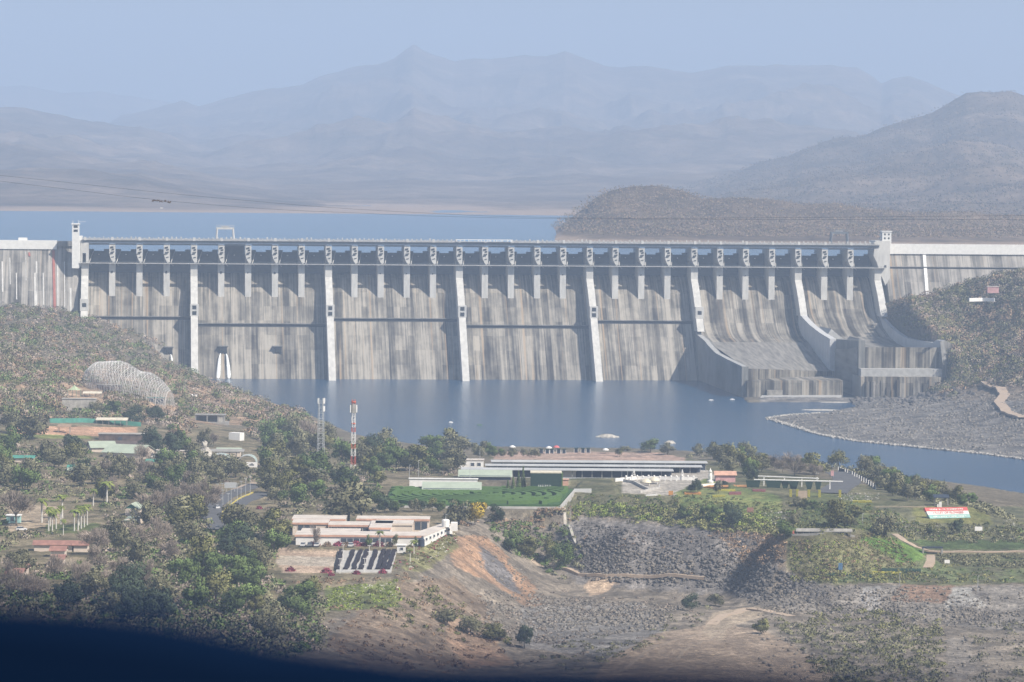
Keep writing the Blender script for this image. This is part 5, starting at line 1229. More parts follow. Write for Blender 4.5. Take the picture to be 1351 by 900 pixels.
# --- islets and small things on the water
def islet(px, py, wpx, label, mt='stone_pale', z=0., hs_=.8, n=7, seed=1, name='rock_islet', cat='islet'):
    P = RG(px, py, z); s = P[1]/F; mb = MB(); rr = random.Random(seed)
    W = wpx*s/2; ring = 22; 
    base = [(W*math.cos(2*math.pi*k/ring)*rr.uniform(.75, 1.05), W*.55*math.sin(2*math.pi*k/ring)*rr.uniform(.7, 1.1)) for k in range(ring)]
    vs = [(x, y, -.3) for x, y in base]+[(x*.9, y*.9, .35*rr.uniform(.6, 1.4)*hs_) for x, y in base]+[(x*.45+rr.uniform(-.3,.3), y*.45, .9*rr.uniform(.4, 1.5)*hs_) for x, y in base]+[(0, 0, 1.3*hs_)]
    fs = [(k, (k+1) % ring, ring+(k+1) % ring, ring+k) for k in range(ring)]+[(ring+k, ring+(k+1) % ring, 2*ring+(k+1) % ring, 2*ring+k) for k in range(ring)]+[(2*ring+k, 2*ring+(k+1) % ring, 3*ring) for k in range(ring)]
    mb.add(vs, fs); return tag(mb.build(name, Q[mt], loc=(P[0], P[1], z)), label, cat)
islet(802, 577, 34, 'pale rocky islet in the middle of the river pool', hs_=1.6); islet(884, 585, 18, 'small pale islet close to the tree lined shore', seed=3, hs_=1.3)
islet(595, 557.5, 7, 'tiny white float on the river pool', 'white_plaster', seed=4, hs_=.5, name='float', cat='float'); islet(633, 561, 9, 'tiny green float right of the white one', 'hedge_green', seed=5, hs_=.4, name='float', cat='float')
for i, (x, y, w_, lb) in enumerate(((1003,528.5,32,'long white sand bar at the foot of the spillway apron'),(1052,529,26,'shorter white sand bar right of the long one'),(1085,541,60,'broad pale gravel bar below the old masonry'),(1100,531,40,'thin pale gravel bar under the toe slabs'),(966,527,8,'small white bar beside the dark apron wall'),(938,528,8,'smallest white bar at the left of the apron wall'))):
    islet(x, y, w_, lb, 'sign_white' if i in (0, 1, 4, 5) else 'stone_pale', seed=i+20, hs_=.35, name='gravel_bar', cat='gravel bar')
P = RG(213.5, 277.5, 95.2); o = empty('boat', P, 0, 'small orange boat on the reservoir near the left shore', 'boat')
MB().prism([(-4,0),(4,0),(5.5,2),(-5,2)], -1.6, 1.6, 'y').build('hull', Q['orange_paint'], o); MB().box(-2,1.5,-1.2,1.2,2,4.2).build('cabin', Q['canvas_cream'], o)
P = RY(77, 270, 6000); 
# hut on right hill
flatb('hillside_hut', 'flat roofed pink hut in the trees on the right bank', 1303, 1318, 378, 3.4, 6, 'pink_paint', 'roof_screed', cat='hut', zb=78)
poly_wall('hill_road_wall', 'thin white road wall on the wooded right bank', [(1279,397),(1296,396.5),(1312,397)], 2, .6, 'white_plaster', z=72)
# cables across the valley, one with a dark tangle
for k, pts in enumerate((((-60,226),(0,231.5),(100,242),(211,254),(330,265),(438,274),(560,281),(680,286),(900,288),(1400,284)), ((-60,231),(0,239),(100,251),(210,264),(350,275.5),(470,281),(600,286),(800,289),(1400,290)))):
    P3_ = [Vector(RY(a, b_, 1500)) for a, b_ in pts]; mb = MB()
    for i in range(len(P3_)-1):
        p0_, p1_, p2_, p3_ = P3_[max(0, i-1)], P3_[i], P3_[i+1], P3_[min(len(P3_)-1, i+2)]
        for j in range(4):
            def cr_(t): return .5*((2*p1_)+(p2_-p0_)*t+(2*p0_-5*p1_+4*p2_-p3_)*t*t+(3*p1_-p0_-3*p2_+p3_)*t**3)
            mb.tube(cr_(j/4), cr_((j+1)/4), .045, 4)
    tag(mb.build('overhead_cable', Q['navy_fence']), ('upper thin cable hanging across the valley' if k == 0 else 'lower thin cable carrying a dark tangle at left'), 'cable', 'overhead cables')
mb = MB(); rr = random.Random(2)
for k in range(26):
    p = Vector(RY(200+k, 264.3+k*.09+rr.uniform(-1, 1), 1500)); mb.tube(p+Vector((rr.uniform(-.4,.4), 0, rr.uniform(-.3,.3))), p+Vector((rr.uniform(.1,.7), rr.uniform(-.2,.2), rr.uniform(-.3,.3))), .2, 4)
tag(mb.build('cable_tangle', Q['brown_rock']), 'small dark tangle caught on the lower overhead cable', 'debris')
# --- out of focus ledge of the viewing gallery, right in front of the lens
DL = 1.45
ed = [(-260,770),(-100,776),(0,780),(100,787),(180,797),(260,812),(340,832),(420,843),(480,850),(540,858),(600,860),(680,862),(760,863),(860,865),(960,869),(1060,878),(1160,890),(1300,914),(1600,935)]
P3_ = [RY(a, b_, DL) for a, b_ in ed]; vs = []
for yo, dz in ((0, -.30), (0, -.010), (.006, -.002), (.02, 0), (.10, .0), (.12, -.02), (.12, -.30)):
    for p in P3_: vs.append((p[0]*(1+yo/DL*.0), p[1]+yo, p[2]+dz-yo*.12 if dz > -.2 else HC-.42))
n = len(P3_); fs = [(k*n+i, k*n+i+1, (k+1)*n+i+1, (k+1)*n+i) for k in range(6) for i in range(n-1)]+[(6*n+i, 6*n+i+1, i+1, i) for i in range(n-1)]+[tuple(k*n for k in range(7)), tuple(k*n+n-1 for k in range(7))]
ml, nt, b = nmat('navy_paint'); b.inputs['Base Color'].default_value = (.004,.011,.032,1); b.inputs['Roughness'].default_value = .9; b.inputs['Specular IOR Level'].default_value = .0
rl = ramp(nt, [(.3, (.0025,.0085,.027)), (.7, (.004,.012,.036))]); nt.links.new(noise(nt, coords(nt), 6, 3), rl.inputs[0]); nt.links.new(rl.outputs[0], b.inputs['Base Color'])
mb = MB(); mb.add(vs, fs); tag(mb.build('gallery_ledge', ml, fix=True), 'blurred dark navy ledge of the viewing gallery along the bottom', 'ledge')
# ================================================================ vegetation
def AT_many(px, py):
    px = np.asarray(px, float); py = np.asarray(py, float); out = np.zeros((len(px), 3)); Ys = np.arange(1000, 3300, 4.0)
    for c in range(0, len(px), 400):
        a, b_ = px[c:c+400, None], py[c:c+400, None]
        d = cf[None, None]+((a-675.5)/F)[..., None]*cr+((450-b_)/F)[..., None]*cu
        k = Ys[None]/d[..., 1]; x = d[..., 0]*k; z = HC+d[..., 2]*k; h = HT(x, np.broadcast_to(Ys, x.shape))
        hit = z < h; i = np.where(hit.any(1), hit.argmax(1), len(Ys)-1); r = np.arange(len(i))
        g0 = (z-h)[r, np.maximum(i-1, 0)]; g1 = (z-h)[r, i]; t = np.clip(g0/(g0-g1+1e-9), 0, 1); yh = Ys[np.maximum(i-1, 0)]+4*t; out[c:c+400, 0] = d[:, 0, 0]*yh/d[:, 0, 1]; out[c:c+400, 1] = yh
    out[:, 2] = HT(out[:, 0], out[:, 1]); return out
def in_px(poly, n, seed, maxtry=60):
    rg_ = np.random.default_rng(seed); P = np.array(poly); lo, hi = P.min(0), P.max(0); X = np.zeros((0, 2))
    while len(X) < n:
        q = rg_.uniform(lo, hi, (n*3, 2)); q = q[inpoly(q[:, 0], q[:, 1], poly)]; X = np.r_[X, q]
    return X[:n]
EXC = [[(120,576),(345,580),(345,616),(120,612)],[(272,640),(352,636),(352,690),(275,706)],[(362,722),(540,722),(532,764),(430,764),(362,758)],[(8,664),(135,664),(135,708),(8,706)],[(5,556),(192,558),(192,596),(5,580)],[(500,628),(640,628),(640,606),(770,606),(757,676),(500,674)],[(640,604),(940,604),(960,652),(820,655),(640,645)],[(378,680),(600,676),(604,700),(560,735),(378,730)],[(980,630),(1110,634),(1100,664),(980,664)],[(1095,616),(1158,640),(1150,655),(1090,655)],[(165,660),(190,660),(190,706),(165,706)],[(20,712),(120,708),(120,742),(0,755)],[(250,555),(322,555),(322,590),(250,590)],[(1215,668),(1285,668),(1290,692),(1215,692)],[(1180,705),(1230,728),(1400,728),(1400,733),(1225,733),(1215,756)],[(1040,706),(1130,706),(1130,713),(1040,713)],[(88,512),(140,512),(140,535),(80,550)],[(196,525),(222,525),(222,548),(196,545)]]
def free(X):
    k = np.ones(len(X), bool)
    for e in EXC: k &= ~inpoly(X[:, 0], X[:, 1], e)
    return X[k]
def leafmat(name, cols, spread=.12):
    m, nt, b = nmat(name)
    ge = nt.nodes.new('ShaderNodeNewGeometry'); oi = nt.nodes.new('ShaderNodeObjectInfo')
    mc_ = cols[len(cols)//2]; cols = [tuple(a*.5+b_*.5 for a, b_ in zip(c, mc_)) for c in cols]
    n = len(cols); r = ramp(nt, [((k+.0)/(n-1), c) for k, c in enumerate(cols)]); nt.links.new(ge.outputs['Random Per Island'], r.inputs[0])
    rn = ramp(nt, [(.36, .70), (.5, 1.08), (.64, 1.5)]); nt.links.new(noise(nt, coords(nt), .22, 2, .5), rn.inputs[0]); mcol = mix(nt, 1.0, r.outputs[0], rn.outputs[0], 'MULTIPLY')
    hs = nt.nodes.new('ShaderNodeHueSaturation'); mp = nt.nodes.new('ShaderNodeMapRange'); mp.inputs[3].default_value = 1-spread*2; mp.inputs[4].default_value = 1+spread*2.4
    nt.links.new(oi.outputs['Random'], mp.inputs[0]); nt.links.new(mp.outputs[0], hs.inputs['Value']); nt.links.new(mcol, hs.inputs['Color'])
    nt.links.new(hs.outputs[0], b.inputs['Base Color']); b.inputs['Roughness'].default_value = .85; b.inputs['Specular IOR Level'].default_value = .12
    return m
LM = {'green': leafmat('green_leaves', [(.045,.072,.024),(.094,.135,.044),(.17,.21,.08)]),
      'olive': leafmat('olive_leaves', [(.078,.084,.034),(.148,.148,.060),(.25,.238,.11)]),
      'dusty': leafmat('dusty_leaves', [(.092,.092,.054),(.160,.156,.092),(.25,.238,.15)]),
      'dark': leafmat('dark_leaves', [(.028,.042,.026),(.052,.072,.042),(.09,.112,.066)]),
      'yellow': leafmat('yellow_leaves', [(.28,.20,.03),(.48,.36,.05),(.62,.48,.10)]),
      'bright': leafmat('bright_leaves', [(.08,.12,.025),(.16,.20,.045),(.26,.29,.08)]),
      'bare': leafmat('bare_twigs', [(.14,.112,.092),(.25,.205,.17),(.38,.33,.285)]),
      'dry': leafmat('dry_scrub', [(.13,.088,.058),(.25,.175,.118),(.38,.28,.20)]),
      'white': leafmat('pale_blossom', [(.14,.15,.09),(.42,.41,.36),(.72,.70,.66)]),
      'magenta': leafmat('magenta_blossom', [(.10,.035,.04),(.24,.05,.08),(.42,.10,.16)])}
bark = simple('bark', (.20,.17,.14), c2=(.10,.085,.07), scale=2); palebark = simple('pale_bark', (.62,.60,.56), c2=(.45,.43,.40), scale=2)
def quads(C3, size, rg_, out=None):
    """one randomly turned leaf spray (a small quad) per centre"""
    n = len(C3); a = rg_.normal(size=(n, 3)); a /= np.linalg.norm(a, axis=1)[:, None]
    b_ = rg_.normal(size=(n, 3)); b_[:, 2] *= .6; b_ = np.cross(a, b_); b_ /= np.linalg.norm(b_, axis=1)[:, None]+1e-9
    s = (size*rg_.uniform(.6, 1.35, n))[:, None]; w_ = s*rg_.uniform(.45, .9, n)[:, None]
    V = np.stack([C3-a*s-b_*w_*.5, C3+a*s*.2-b_*w_, C3+a*s, C3-a*s*.1+b_*w_], 1)
    if out is not None:
        fl = (np.cross(a, b_)*out).sum(1) < 0; V[fl] = V[fl][:, ::-1]; fn = np.cross(a, b_); fn[fl] *= -1
        nv = out*.8+fn*.35; nv[:, 2] += .08; nv /= np.linalg.norm(nv, axis=1)[:, None]+1e-9
        return V.reshape(-1, 3), np.arange(4*n).reshape(-1, 4), np.repeat(nv, 4, 0)
    return V.reshape(-1, 3), np.arange(4*n).reshape(-1, 4)
def crown_points(n, rx, rz, zc, seed, lobes=9, shell=.55):
    rg_ = np.random.default_rng(seed)
    lc = rg_.normal(size=(lobes, 3)); lc /= np.linalg.norm(lc, axis=1)[:, None]; lc[:, 2] = np.where(lc[:, 2] < 0, lc[:, 2]*.75, lc[:, 2])
    lc *= rg_.uniform(.35, .78, lobes)[:, None]; lr = rg_.uniform(.26, .48, lobes)
    k = rg_.integers(0, lobes, n); d = rg_.normal(size=(n, 3)); d /= np.linalg.norm(d, axis=1)[:, None]
    r = rg_.uniform(0, 1, n)**.28
    P = lc[k]+d*(lr[k]*r)[:, None]*rg_.uniform(.8, 1.12, n)[:, None]
    global CDIR
    CDIR = d*.75+P*.6; CDIR = CDIR/np.linalg.norm(CDIR, axis=1)[:, None]
    return P*np.array([rx, rx, rz])+np.array([0, 0, zc])
PROTO = {}
def limbs(mb, H_, R_, seed, nb=6, r=.22, zc=.35):
    rr = random.Random(seed); top = Vector((rr.uniform(-.4, .4), rr.uniform(-.4, .4), H_*zc)); mb.tube((0, 0, -.6), top, r, 6, r*.75)
    ends = []
    for k in range(nb):
        a = 2*math.pi*k/nb+rr.uniform(-.4, .4); e = top+Vector((math.cos(a)*R_*rr.uniform(.45, .8), math.sin(a)*R_*rr.uniform(.45, .8), (H_-top.z)*rr.uniform(.35, .85)))
        m_ = top.lerp(e, .5)+Vector((0, 0, .4)); mb.tube(top, m_, r*.5, 5, r*.36); mb.tube(m_, e, r*.34, 4, r*.15); ends += [(m_, e)]
    return top, ends
def proto_tree(kind, v):
    H_ = 10.0; R_ = 5.2; rg_ = np.random.default_rng(hash_(kind)+v); sd = hash_(kind)+v*7
    root = bpy.data.objects.new('tree', None); mb = MB()
    if kind == 'bare':
        top, ends = limbs(mb, H_, R_, sd, 9, .24, .28); tr = mb.build('trunk', bark, fix=False)
        pts = crown_points(1500, R_*1.0, 4.7, 5.3, sd, 10)
        base = np.array([0, 0, 2.6]); d = pts-base; d /= np.linalg.norm(d, axis=1)[:, None]; d += rg_.normal(size=d.shape)*.38; n = len(pts)
        L_ = rg_.uniform(.5, 1.25, n)[:, None]; w_ = np.cross(d, rg_.normal(size=d.shape)); w_ /= np.linalg.norm(w_, axis=1)[:, None]; w_ *= rg_.uniform(.035, .085, n)[:, None]
        V = np.stack([pts-d*L_*.6-w_, pts-d*L_*.6+w_, pts+d*L_*.6+w_*.4, pts+d*L_*.6-w_*.4], 1).reshape(-1, 3)
        cr_ = np_mesh('crown', V, np.arange(4*n).reshape(-1, 4), LM['bare'])
    else:
        top, ends = limbs(mb, H_, R_, sd, 6, .26, .30); tr = mb.build('trunk', bark, fix=False)
        dens = {'dusty': 1900, 'olive': 2100, 'yellow': 1900}.get(kind, 2500)
        if kind == 'conifer':
            n = 1500; z = rg_.uniform(0, 1, n)**1.3; a = rg_.uniform(0, 6.28, n); r = (1-z)*2.6*rg_.uniform(.3, 1, n)**.5+.15
            pts = np.c_[r*np.cos(a), r*np.sin(a), .8+z*9.4]; CD_ = np.c_[np.cos(a), np.sin(a), np.full(n, .4)]; CD_ /= np.linalg.norm(CD_, axis=1)[:, None]
        else:
            pts = crown_points(dens, R_*1.0, 4.9, 5.0, sd, 11+v); CD_ = CDIR
        V, Fq, nv = quads(pts, .33 if kind != 'dark' else .30, rg_, CD_)
        cr_ = np_mesh('crown', V, Fq, LM['green' if kind == 'conifer' else kind], normals=nv)
    for o in (tr, cr_): COL.objects.unlink(o)
    PROTO[kind, v] = (tr, cr_)
def hash_(s): return sum(ord(c)*31 for c in s)
for k_, nv in (('green', 3), ('olive', 3), ('dusty', 3), ('dark', 2), ('yellow', 1), ('bare', 3), ('conifer', 1)):
    for v in range(nv): proto_tree(k_, v)
NT = 0
def tree(P, h, w_, kind, label, group=None, name='tree', cat='tree', v=None, sink=.3):
    global NT
    rr = random.Random(NT*13+5); nv = max(b_ for a, b_ in PROTO if a == kind)+1; v = rr.randrange(nv) if v is None else v
    tr, cr_ = PROTO[kind, v]; root = bpy.data.objects.new(name, None); COL.objects.link(root)
    root.location = (P[0], P[1], P[2]-sink); root.rotation_euler = (0, 0, rr.uniform(0, 6.28)); root.scale = (w_/10.6, w_/10.6*rr.uniform(.9, 1.1), h/10.4)
    tag(root, label, cat, group)
    for o in (tr, cr_):
        c = o.copy(); COL.objects.link(c); c.parent = root
    NT += 1; return root
# --- single trees the photograph picks out
SPEC = [(176,560,26,34,'dark','dark bushy tree hiding the front foot of the mesh dome'),(205,556,24,30,'dark','dark bushy tree just below the teal entrance of the mesh dome'),(148,548,24,30,'green','green tree below the rock wall inside the mesh dome'),(128,546,22,26,'dusty','dusty tree between the stone wall and the mesh dome'),(459,692,66,88,'dusty','broad grey green tree with a wide round crown left of the maze'),(366,716,48,56,'olive','round olive green tree at the left end of the peach building'),
 (600,698,48,44,'dusty','grey green tree touching the left of the yellow tree'),(627,694,40,36,'yellow','golden yellow tree below the hedge maze'),(655,692,28,27,'dark','small dark green tree right of the golden yellow one'),
 (692,857,38,27,'dark','upright dark tree alone on the valley floor near the bottom'),(1004,837,27,27,'olive','small yellow green umbrella tree on the bare earth mound'),(911,806,25,28,'dark','dark round tree on the valley floor beside the sandy track'),
 (944,801,20,28,'dusty','dusty grey tree right of the dark round valley tree'),(1104,698,44,46,'olive','large olive tree standing on the garden edge'),(1164,709,40,36,'dusty','grey green tree at the right end of the terrace shelter'),
 (1262,706,25,22,'dark','dark green tree below the tricolour sign'),(1227,707,14,14,'dark','small dark tree left of the one below the tricolour sign'),(1105,618,27,34,'olive','pale olive tree highest on the river edge beside the garden road'),
 (22,694,54,62,'bare','big leafless grey tree at the left edge over the pale kiosk'),(226,606,44,40,'dark','dense dark tree behind the arched white house'),(200,600,40,38,'dark','dense dark tree left of its twin behind the halls'),(240,601,34,30,'green','green tree right of the dense dark pair'),
 (272,592,30,26,'dusty','thin dusty tree between the frame building and the mound'),(282,590,22,16,'bare','small bare forked tree left of the white container'),(42,580,44,56,'dusty','spreading dusty tree with a forked trunk by the sandy pen'),(12,572,34,40,'dusty','spreading tree at the left edge above the sandy pen'),
 (690,646,32,18,'conifer','tallest conifer in the green row left of the hedge cube'),(684,650,30,18,'conifer','second conifer of the green row left of the hedge cube'),(677,652,24,17,'conifer','third conifer of the green row left of the hedge cube'),(670,652,20,16,'conifer','shortest conifer at the left of the green row'),
 (828,595,9,13,'dusty','small lone tree at the water edge right of the promenade'),(858,597,22,30,'green','rounded tree on the shore below the small pale islet'),(880,600,18,26,'dusty','dusty shore tree right of the rounded one'),
 (416,722,32,18,'bare','bare thin tree in front of the peach building'),(487,722,18,12,'green','small green tree in front of the middle of the peach building'),(521,722,20,13,'olive','slim tree left of the white hut by the striped beds'),(547,722,16,10,'green','small palm like tree near the corner of the peach building'),
 (920,652,24,17,'dark','dark tree in front of the plaza, left of a pair'),(948,652,22,14,'dusty','grey tree in front of the plaza, right of the dark one'),(911,650,14,14,'dark','low dark bush tree at the left of the plaza pair'),(956,642,10,10,'dark','small dark round tree before the pink kiosk'),
 (992,636,26,22,'dark','dark blue green tree behind the left end of the pergola'),(745,748,36,34,'green','tall green tree at the foot of the bushy slope'),(727,742,34,32,'olive','olive tree beside the tall green one at the slope foot'),(672,730,32,36,'green','dark green tree leftmost on the bushy slope'),(696,735,30,36,'olive','olive tree in the middle of the bushy slope'),
 (650,846,26,44,'olive','olive tree on the lower slope above the valley'),(620,838,30,40,'dusty','dusty tree on the lower slope left of the olive one'),(590,826,26,34,'dusty','dusty tree highest on the lower slope'),(1035,712,28,30,'green','green tree on the left corner of the green bank'),(935,690,30,30,'green','green tree hanging over the dark rock slope, left one'),(965,698,36,34,'dark','dark green tree hanging over the rock slope, right one'),(905,686,22,28,'green','green tree near the middle of the rim of the rock slope'),
 (788,838+0,5,9,'olive','tiny green shrub tree in the middle of the valley')]
for px, py, h, w_, k, lb in SPEC:
    P = AT(px, py); s = P.y/F; tree(P, h*s, w_*s, k, lb)
# --- groves: every tree its own object, told apart only by kind and grove
KN = {'green': 'green leafy tree', 'olive': 'olive green tree', 'dusty': 'dusty grey green tree', 'bare': 'leafless grey tree', 'dark': 'dense dark green tree', 'yellow': 'yellowish tree'}
GROVES = [
 ('just behind the long white parapet', [(450,620),(600,614),(606,628),(545,631),(450,632)], 7, 'green dusty olive green', 30),
 ('before the pink promenade', [(645,601),(700,600),(790,601),(840,604),(905,606),(900,610),(660,606)], 9, 'dusty dusty olive', 13),
 ('behind the teal tin roof sheds', [(-40,600),(100,590),(120,625),(60,650),(-40,650)], 18, 'green green olive dusty dark', 34),
 ('between the green halls and the lane of palms', [(100,625),(200,612),(225,650),(150,668),(100,655)], 15, 'dusty green dusty bare olive', 33),
 ('in the grove below the netting arches', [(195,612),(275,606),(300,640),(272,665),(205,655)], 17, 'green dusty olive bare dusty', 32),
 ('in the thicket between the small hall and the curving road', [(190,660),(272,665),(285,700),(230,730),(180,715)], 16, 'bare dusty bare olive dusty', 36),
 ('in the grey thicket beside the rusty tin roofs', [(90,710),(185,715),(225,740),(210,780),(90,775)], 15, 'bare bare dusty olive bare', 38),
 ('around the faded pink roofs', [(-40,700),(60,750),(90,780),(0,800),(-40,800)], 12, 'bare bare green dusty', 38),
 ('in the dark wood just above the blurred ledge', [(90,780),(210,780),(260,830),(150,830),(60,800)], 12, 'dark dusty green dark', 42),
 ('in the big green clump below the curving road', [(228,742),(290,738),(345,770),(330,815),(240,805)], 14, 'green olive green dark green', 46),
 ('between the curving road and the peach building', [(300,705),(345,690),(372,740),(350,775),(300,745)], 12, 'green dark olive dusty green', 40),
 ('on the wooded slope below the car park', [(340,775),(400,765),(425,800),(400,850),(330,845)], 12, 'green dark olive dusty', 34),
 ('between the village road and the telecom masts', [(345,640),(420,620),(430,665),(380,670),(350,668)], 12, 'green olive dusty dark', 34),
 ('on the slope above the village road', [(300,600),(400,590),(425,618),(345,640),(300,630)], 14, 'dusty bare dusty olive green', 34),
 ('beside the silver mast on the river edge', [(360,575),(440,582),(440,612),(380,610),(340,592)], 13, 'bare dusty green dusty olive', 34),
 ('on the river edge beyond the striped mast', [(470,600),(540,600),(545,625),(480,630),(450,612)], 13, 'green dusty olive green dark', 36),
 ('on the river edge before the white house', [(545,605),(600,600),(605,625),(550,628)], 10, 'green olive green dusty', 34),
 ('at the back of the small white house', [(612,599),(662,598),(655,605),(618,606)], 6, 'dusty green dusty', 22),
 ('around the low green roofs and the maze', [(440,640),(545,640),(520,652),(505,672),(440,668)], 8, 'green dark olive', 30),
 ('behind the peach building', [(505,676),(600,672),(590,690),(520,686),(470,690)], 8, 'dark green dusty olive', 22),
 ('on the river edge behind the bus park roofs', [(905,600),(990,602),(985,612),(940,618),(905,606)], 9, 'dusty olive green dusty', 24),
 ('in the wood behind the green pergola', [(950,612),(1085,620),(1080,632),(1000,634),(955,625)], 16, 'olive dusty olive green bare', 28),
 ('on the headland beyond the garden road', [(1120,620),(1150,626),(1215,655),(1200,666),(1160,650)], 14, 'dusty green dusty olive', 28),
 ('on the tip of the headland behind the hill sign', [(1200,645),(1300,668),(1290,672),(1225,662)], 11, 'olive dusty green', 22),
 ('among the flower beds below the pergola', [(1020,665),(1150,672),(1150,700),(1050,700)], 9, 'green olive dusty', 18),
]
gi = 0
for nm, poly, n, kinds, hp in GROVES:
    gi += 1; n = max(4, round(n*.85)); kinds = kinds.split(); X = in_px(poly, n*12, 100+gi); keep = []
    for q in free(X):
        if all(abs(q[0]-k[0])/1.0+abs(q[1]-k[1])*2.2 > hp*.42 for k in keep): keep.append(q)
        if len(keep) >= n: break
    G3 = AT_many([k[0] for k in keep], [k[1] for k in keep]); rr = random.Random(gi)
    for P in G3:
        s = P[1]/F; k = rr.choice(kinds); h = hp*s*rr.uniform(.8, 1.22)
        tree(P, h, h*rr.uniform(.9, 1.3), k, KN[k]+' '+nm, KN[k]+'s '+nm)
print('trees', NT)
# --- palms
def palm_proto():
    mb = MB(); mb.lathe([(.32,-.5),(.36,.6),(.26,3),(.28,5),(.22,7.4)], n=8); tr = mb.build('trunk', palebark, fix=False)
    mb = MB(); mb.lathe([(.2,7.3),(.26,7.9),(.12,8.9)], n=7); sh = mb.build('crownshaft', LM['bright'], fix=False)
    V = []; Fq = []; rr = random.Random(3)
    for k in range(17):
        a = 2*math.pi*k/17+rr.uniform(-.15, .15); el = rr.uniform(-.2, 1.2); L_ = rr.uniform(2.6, 3.4); prev = None
        dx, dy = math.cos(a), math.sin(a); nx, ny = -dy, dx
        for j in range(7):
            t = j/6; r = L_*t*math.cos(el*.6)*(1-.1*t); z = 8.7+L_*t*math.sin(el)*.8-2.4*t*t; w_ = .55*math.sin(math.pi*min(1, t*.9+.08)); dr = -.28*w_
            row = [(dx*r+nx*w_, dy*r+ny*w_, z+dr*2), (dx*r, dy*r, z), (dx*r-nx*w_, dy*r-ny*w_, z+dr*2)]; b0 = len(V); V += row
            if prev is not None and j % 1 == 0: Fq += [(prev, prev+1, b0+1, b0), (prev+1, prev+2, b0+2, b0+1)]
            prev = b0
    cr_ = np_mesh('fronds', np.array(V), np.array(Fq), LM['palm'])
    for o in (tr, sh, cr_): COL.objects.unlink(o)
    return tr, sh, cr_
LM['palm'] = leafmat('palm_fronds', [(.06,.09,.02),(.13,.16,.04),(.22,.24,.07)]); PALM = palm_proto()
def palm(px, py, hpx, label, group=None, wide=1):
    P = AT(px, py); s = P.y/F; root = empty('palm_tree', P, random.uniform(0, 6), label, 'palm', group); k = hpx*s/9.6; root.scale = (k*wide, k*wide, k)
    for o in PALM: c = o.copy(); COL.objects.link(c); c.parent = root
for k, (x, y, h) in enumerate(((98,701,30),(103,700,30),(107,698,30),(111,696,30),(115,693,29),(104,694,28))):
    palm(x, y, h, 'white trunked palm in the bright row along the palm court', 'white trunked palms in the bright row', 1.0)
for k, (x, y, h) in enumerate(((64,701,30),(69,705,30),(74,698,28),(66,695,27),(80,692,26))):
    palm(x, y, h, 'white trunked palm in the left cluster of the palm court', 'white trunked palms in the left cluster', 1.0)
palm(83.5, 706, 22, 'short white trunked palm alone between the two palm rows', None, .9); palm(55, 690, 34, 'tall dark palm at the left of the palm court', None, 1.2); palm(82, 684, 33, 'dark palm behind the palm court', None, 1.2)
palm(141, 664, 30, 'large drooping palm above the small green roofed hall', None, 1.4); palm(123, 668, 24, 'lower palm left of the large drooping one', None, 1.2)
palm(501, 722, 22, 'brownish palm before the peach building', None, 1.2); palm(546, 732, 20, 'drooping palm right of the white hut', None, 1.2); palm(541, 742, 17, 'low palm at the right edge of the striped beds', None, 1.2)
# --- shrub masses and ground cover
def clumps(name, poly, n, r, per, leaf, mat_, seed, label, flat=.6, ylim=None, kind='stuff', lift=0.0, pts=None):
    rg_ = np.random.default_rng(seed); X = free(in_px(poly, n, seed)) if (pts is None and n > 60 and name not in ('flower_bank', 'flower_field')) else (in_px(poly, n, seed) if pts is None else None)
    G3 = AT_many(X[:, 0], X[:, 1]) if pts is None else pts
    if ylim is not None: G3 = G3[(G3[:, 1] > ylim[0]) & (G3[:, 1] < ylim[1])]
    dn = fbm(G3[:, 0]/38, G3[:, 1]/38, 3, seed+200); G3 = G3[(G3[:, 2] > .4) & (dn > np.random.default_rng(seed+1).uniform(.22, .62, len(G3)))] if n > 60 else G3[G3[:, 2] > .4]; n = len(G3); R_ = rg_.uniform(r[0], r[1], n)
    d = rg_.normal(size=(n, per, 3)); d /= np.linalg.norm(d, axis=2)[..., None]; d[..., 2] = np.abs(d[..., 2])
    rad = rg_.uniform(.15, 1, (n, per, 1))**.4
    P = G3[:, None, :]+d*rad*R_[:, None, None]*np.array([1, 1, flat*1.3])+np.array([0, 0, lift])
    V, Fq, nv = quads(P.reshape(-1, 3), leaf, rg_, d.reshape(-1, 3))
    o = np_mesh(name, V, Fq, LM[mat_], normals=nv); return tag(o, label, kind=kind)
LH = [(-60,375),(0,385),(60,400),(110,415),(180,440),(240,465),(320,500),(400,545),(430,575),(300,590),(190,560),(60,555),(-60,560)]
clumps('hillside_scrub', LH, 1300, (2.0,5.6), 60, .5, 'dry', 1, 'dry brown scrub over the left hillside', ylim=(2150,3200))
clumps('hillside_scrub', LH, 1100, (2.4,6.2), 60, .5, 'bare', 2, 'grey leafless scrub over the left hillside', ylim=(2150,3200))
clumps('hillside_bushes', LH, 800, (2.6,6.0), 80, .55, 'olive', 3, 'olive bushes scattered on the left hillside', ylim=(2150,3200))
clumps('hillside_bushes', LH, 420, (3,6.6), 90, .55, 'green', 4, 'green bushes scattered on the left hillside', ylim=(2150,3200))
clumps('hillside_bushes', LH, 900, (2.4,6.0), 80, .5, 'dusty', 48, 'dusty bushes scattered on the left hillside', ylim=(2150,3200))
RH = [(1172,420),(1190,370),(1290,350),(1400,335),(1420,470),(1400,525),(1290,505),(1255,525),(1225,520),(1262,480),(1240,440)]
clumps('right_bank_woods', RH, 1300, (3,6.5), 60, .6, 'dry', 5, 'dry brown woods on the right bank', ylim=(2500,3400))
clumps('right_bank_woods', RH, 1000, (3,6.5), 60, .6, 'bare', 6, 'leafless woods on the right bank', ylim=(2500,3400))
clumps('right_bank_bushes', RH, 1400, (3,7), 80, .6, 'dusty', 7, 'dusty green bushes on the right bank', ylim=(2500,3400))
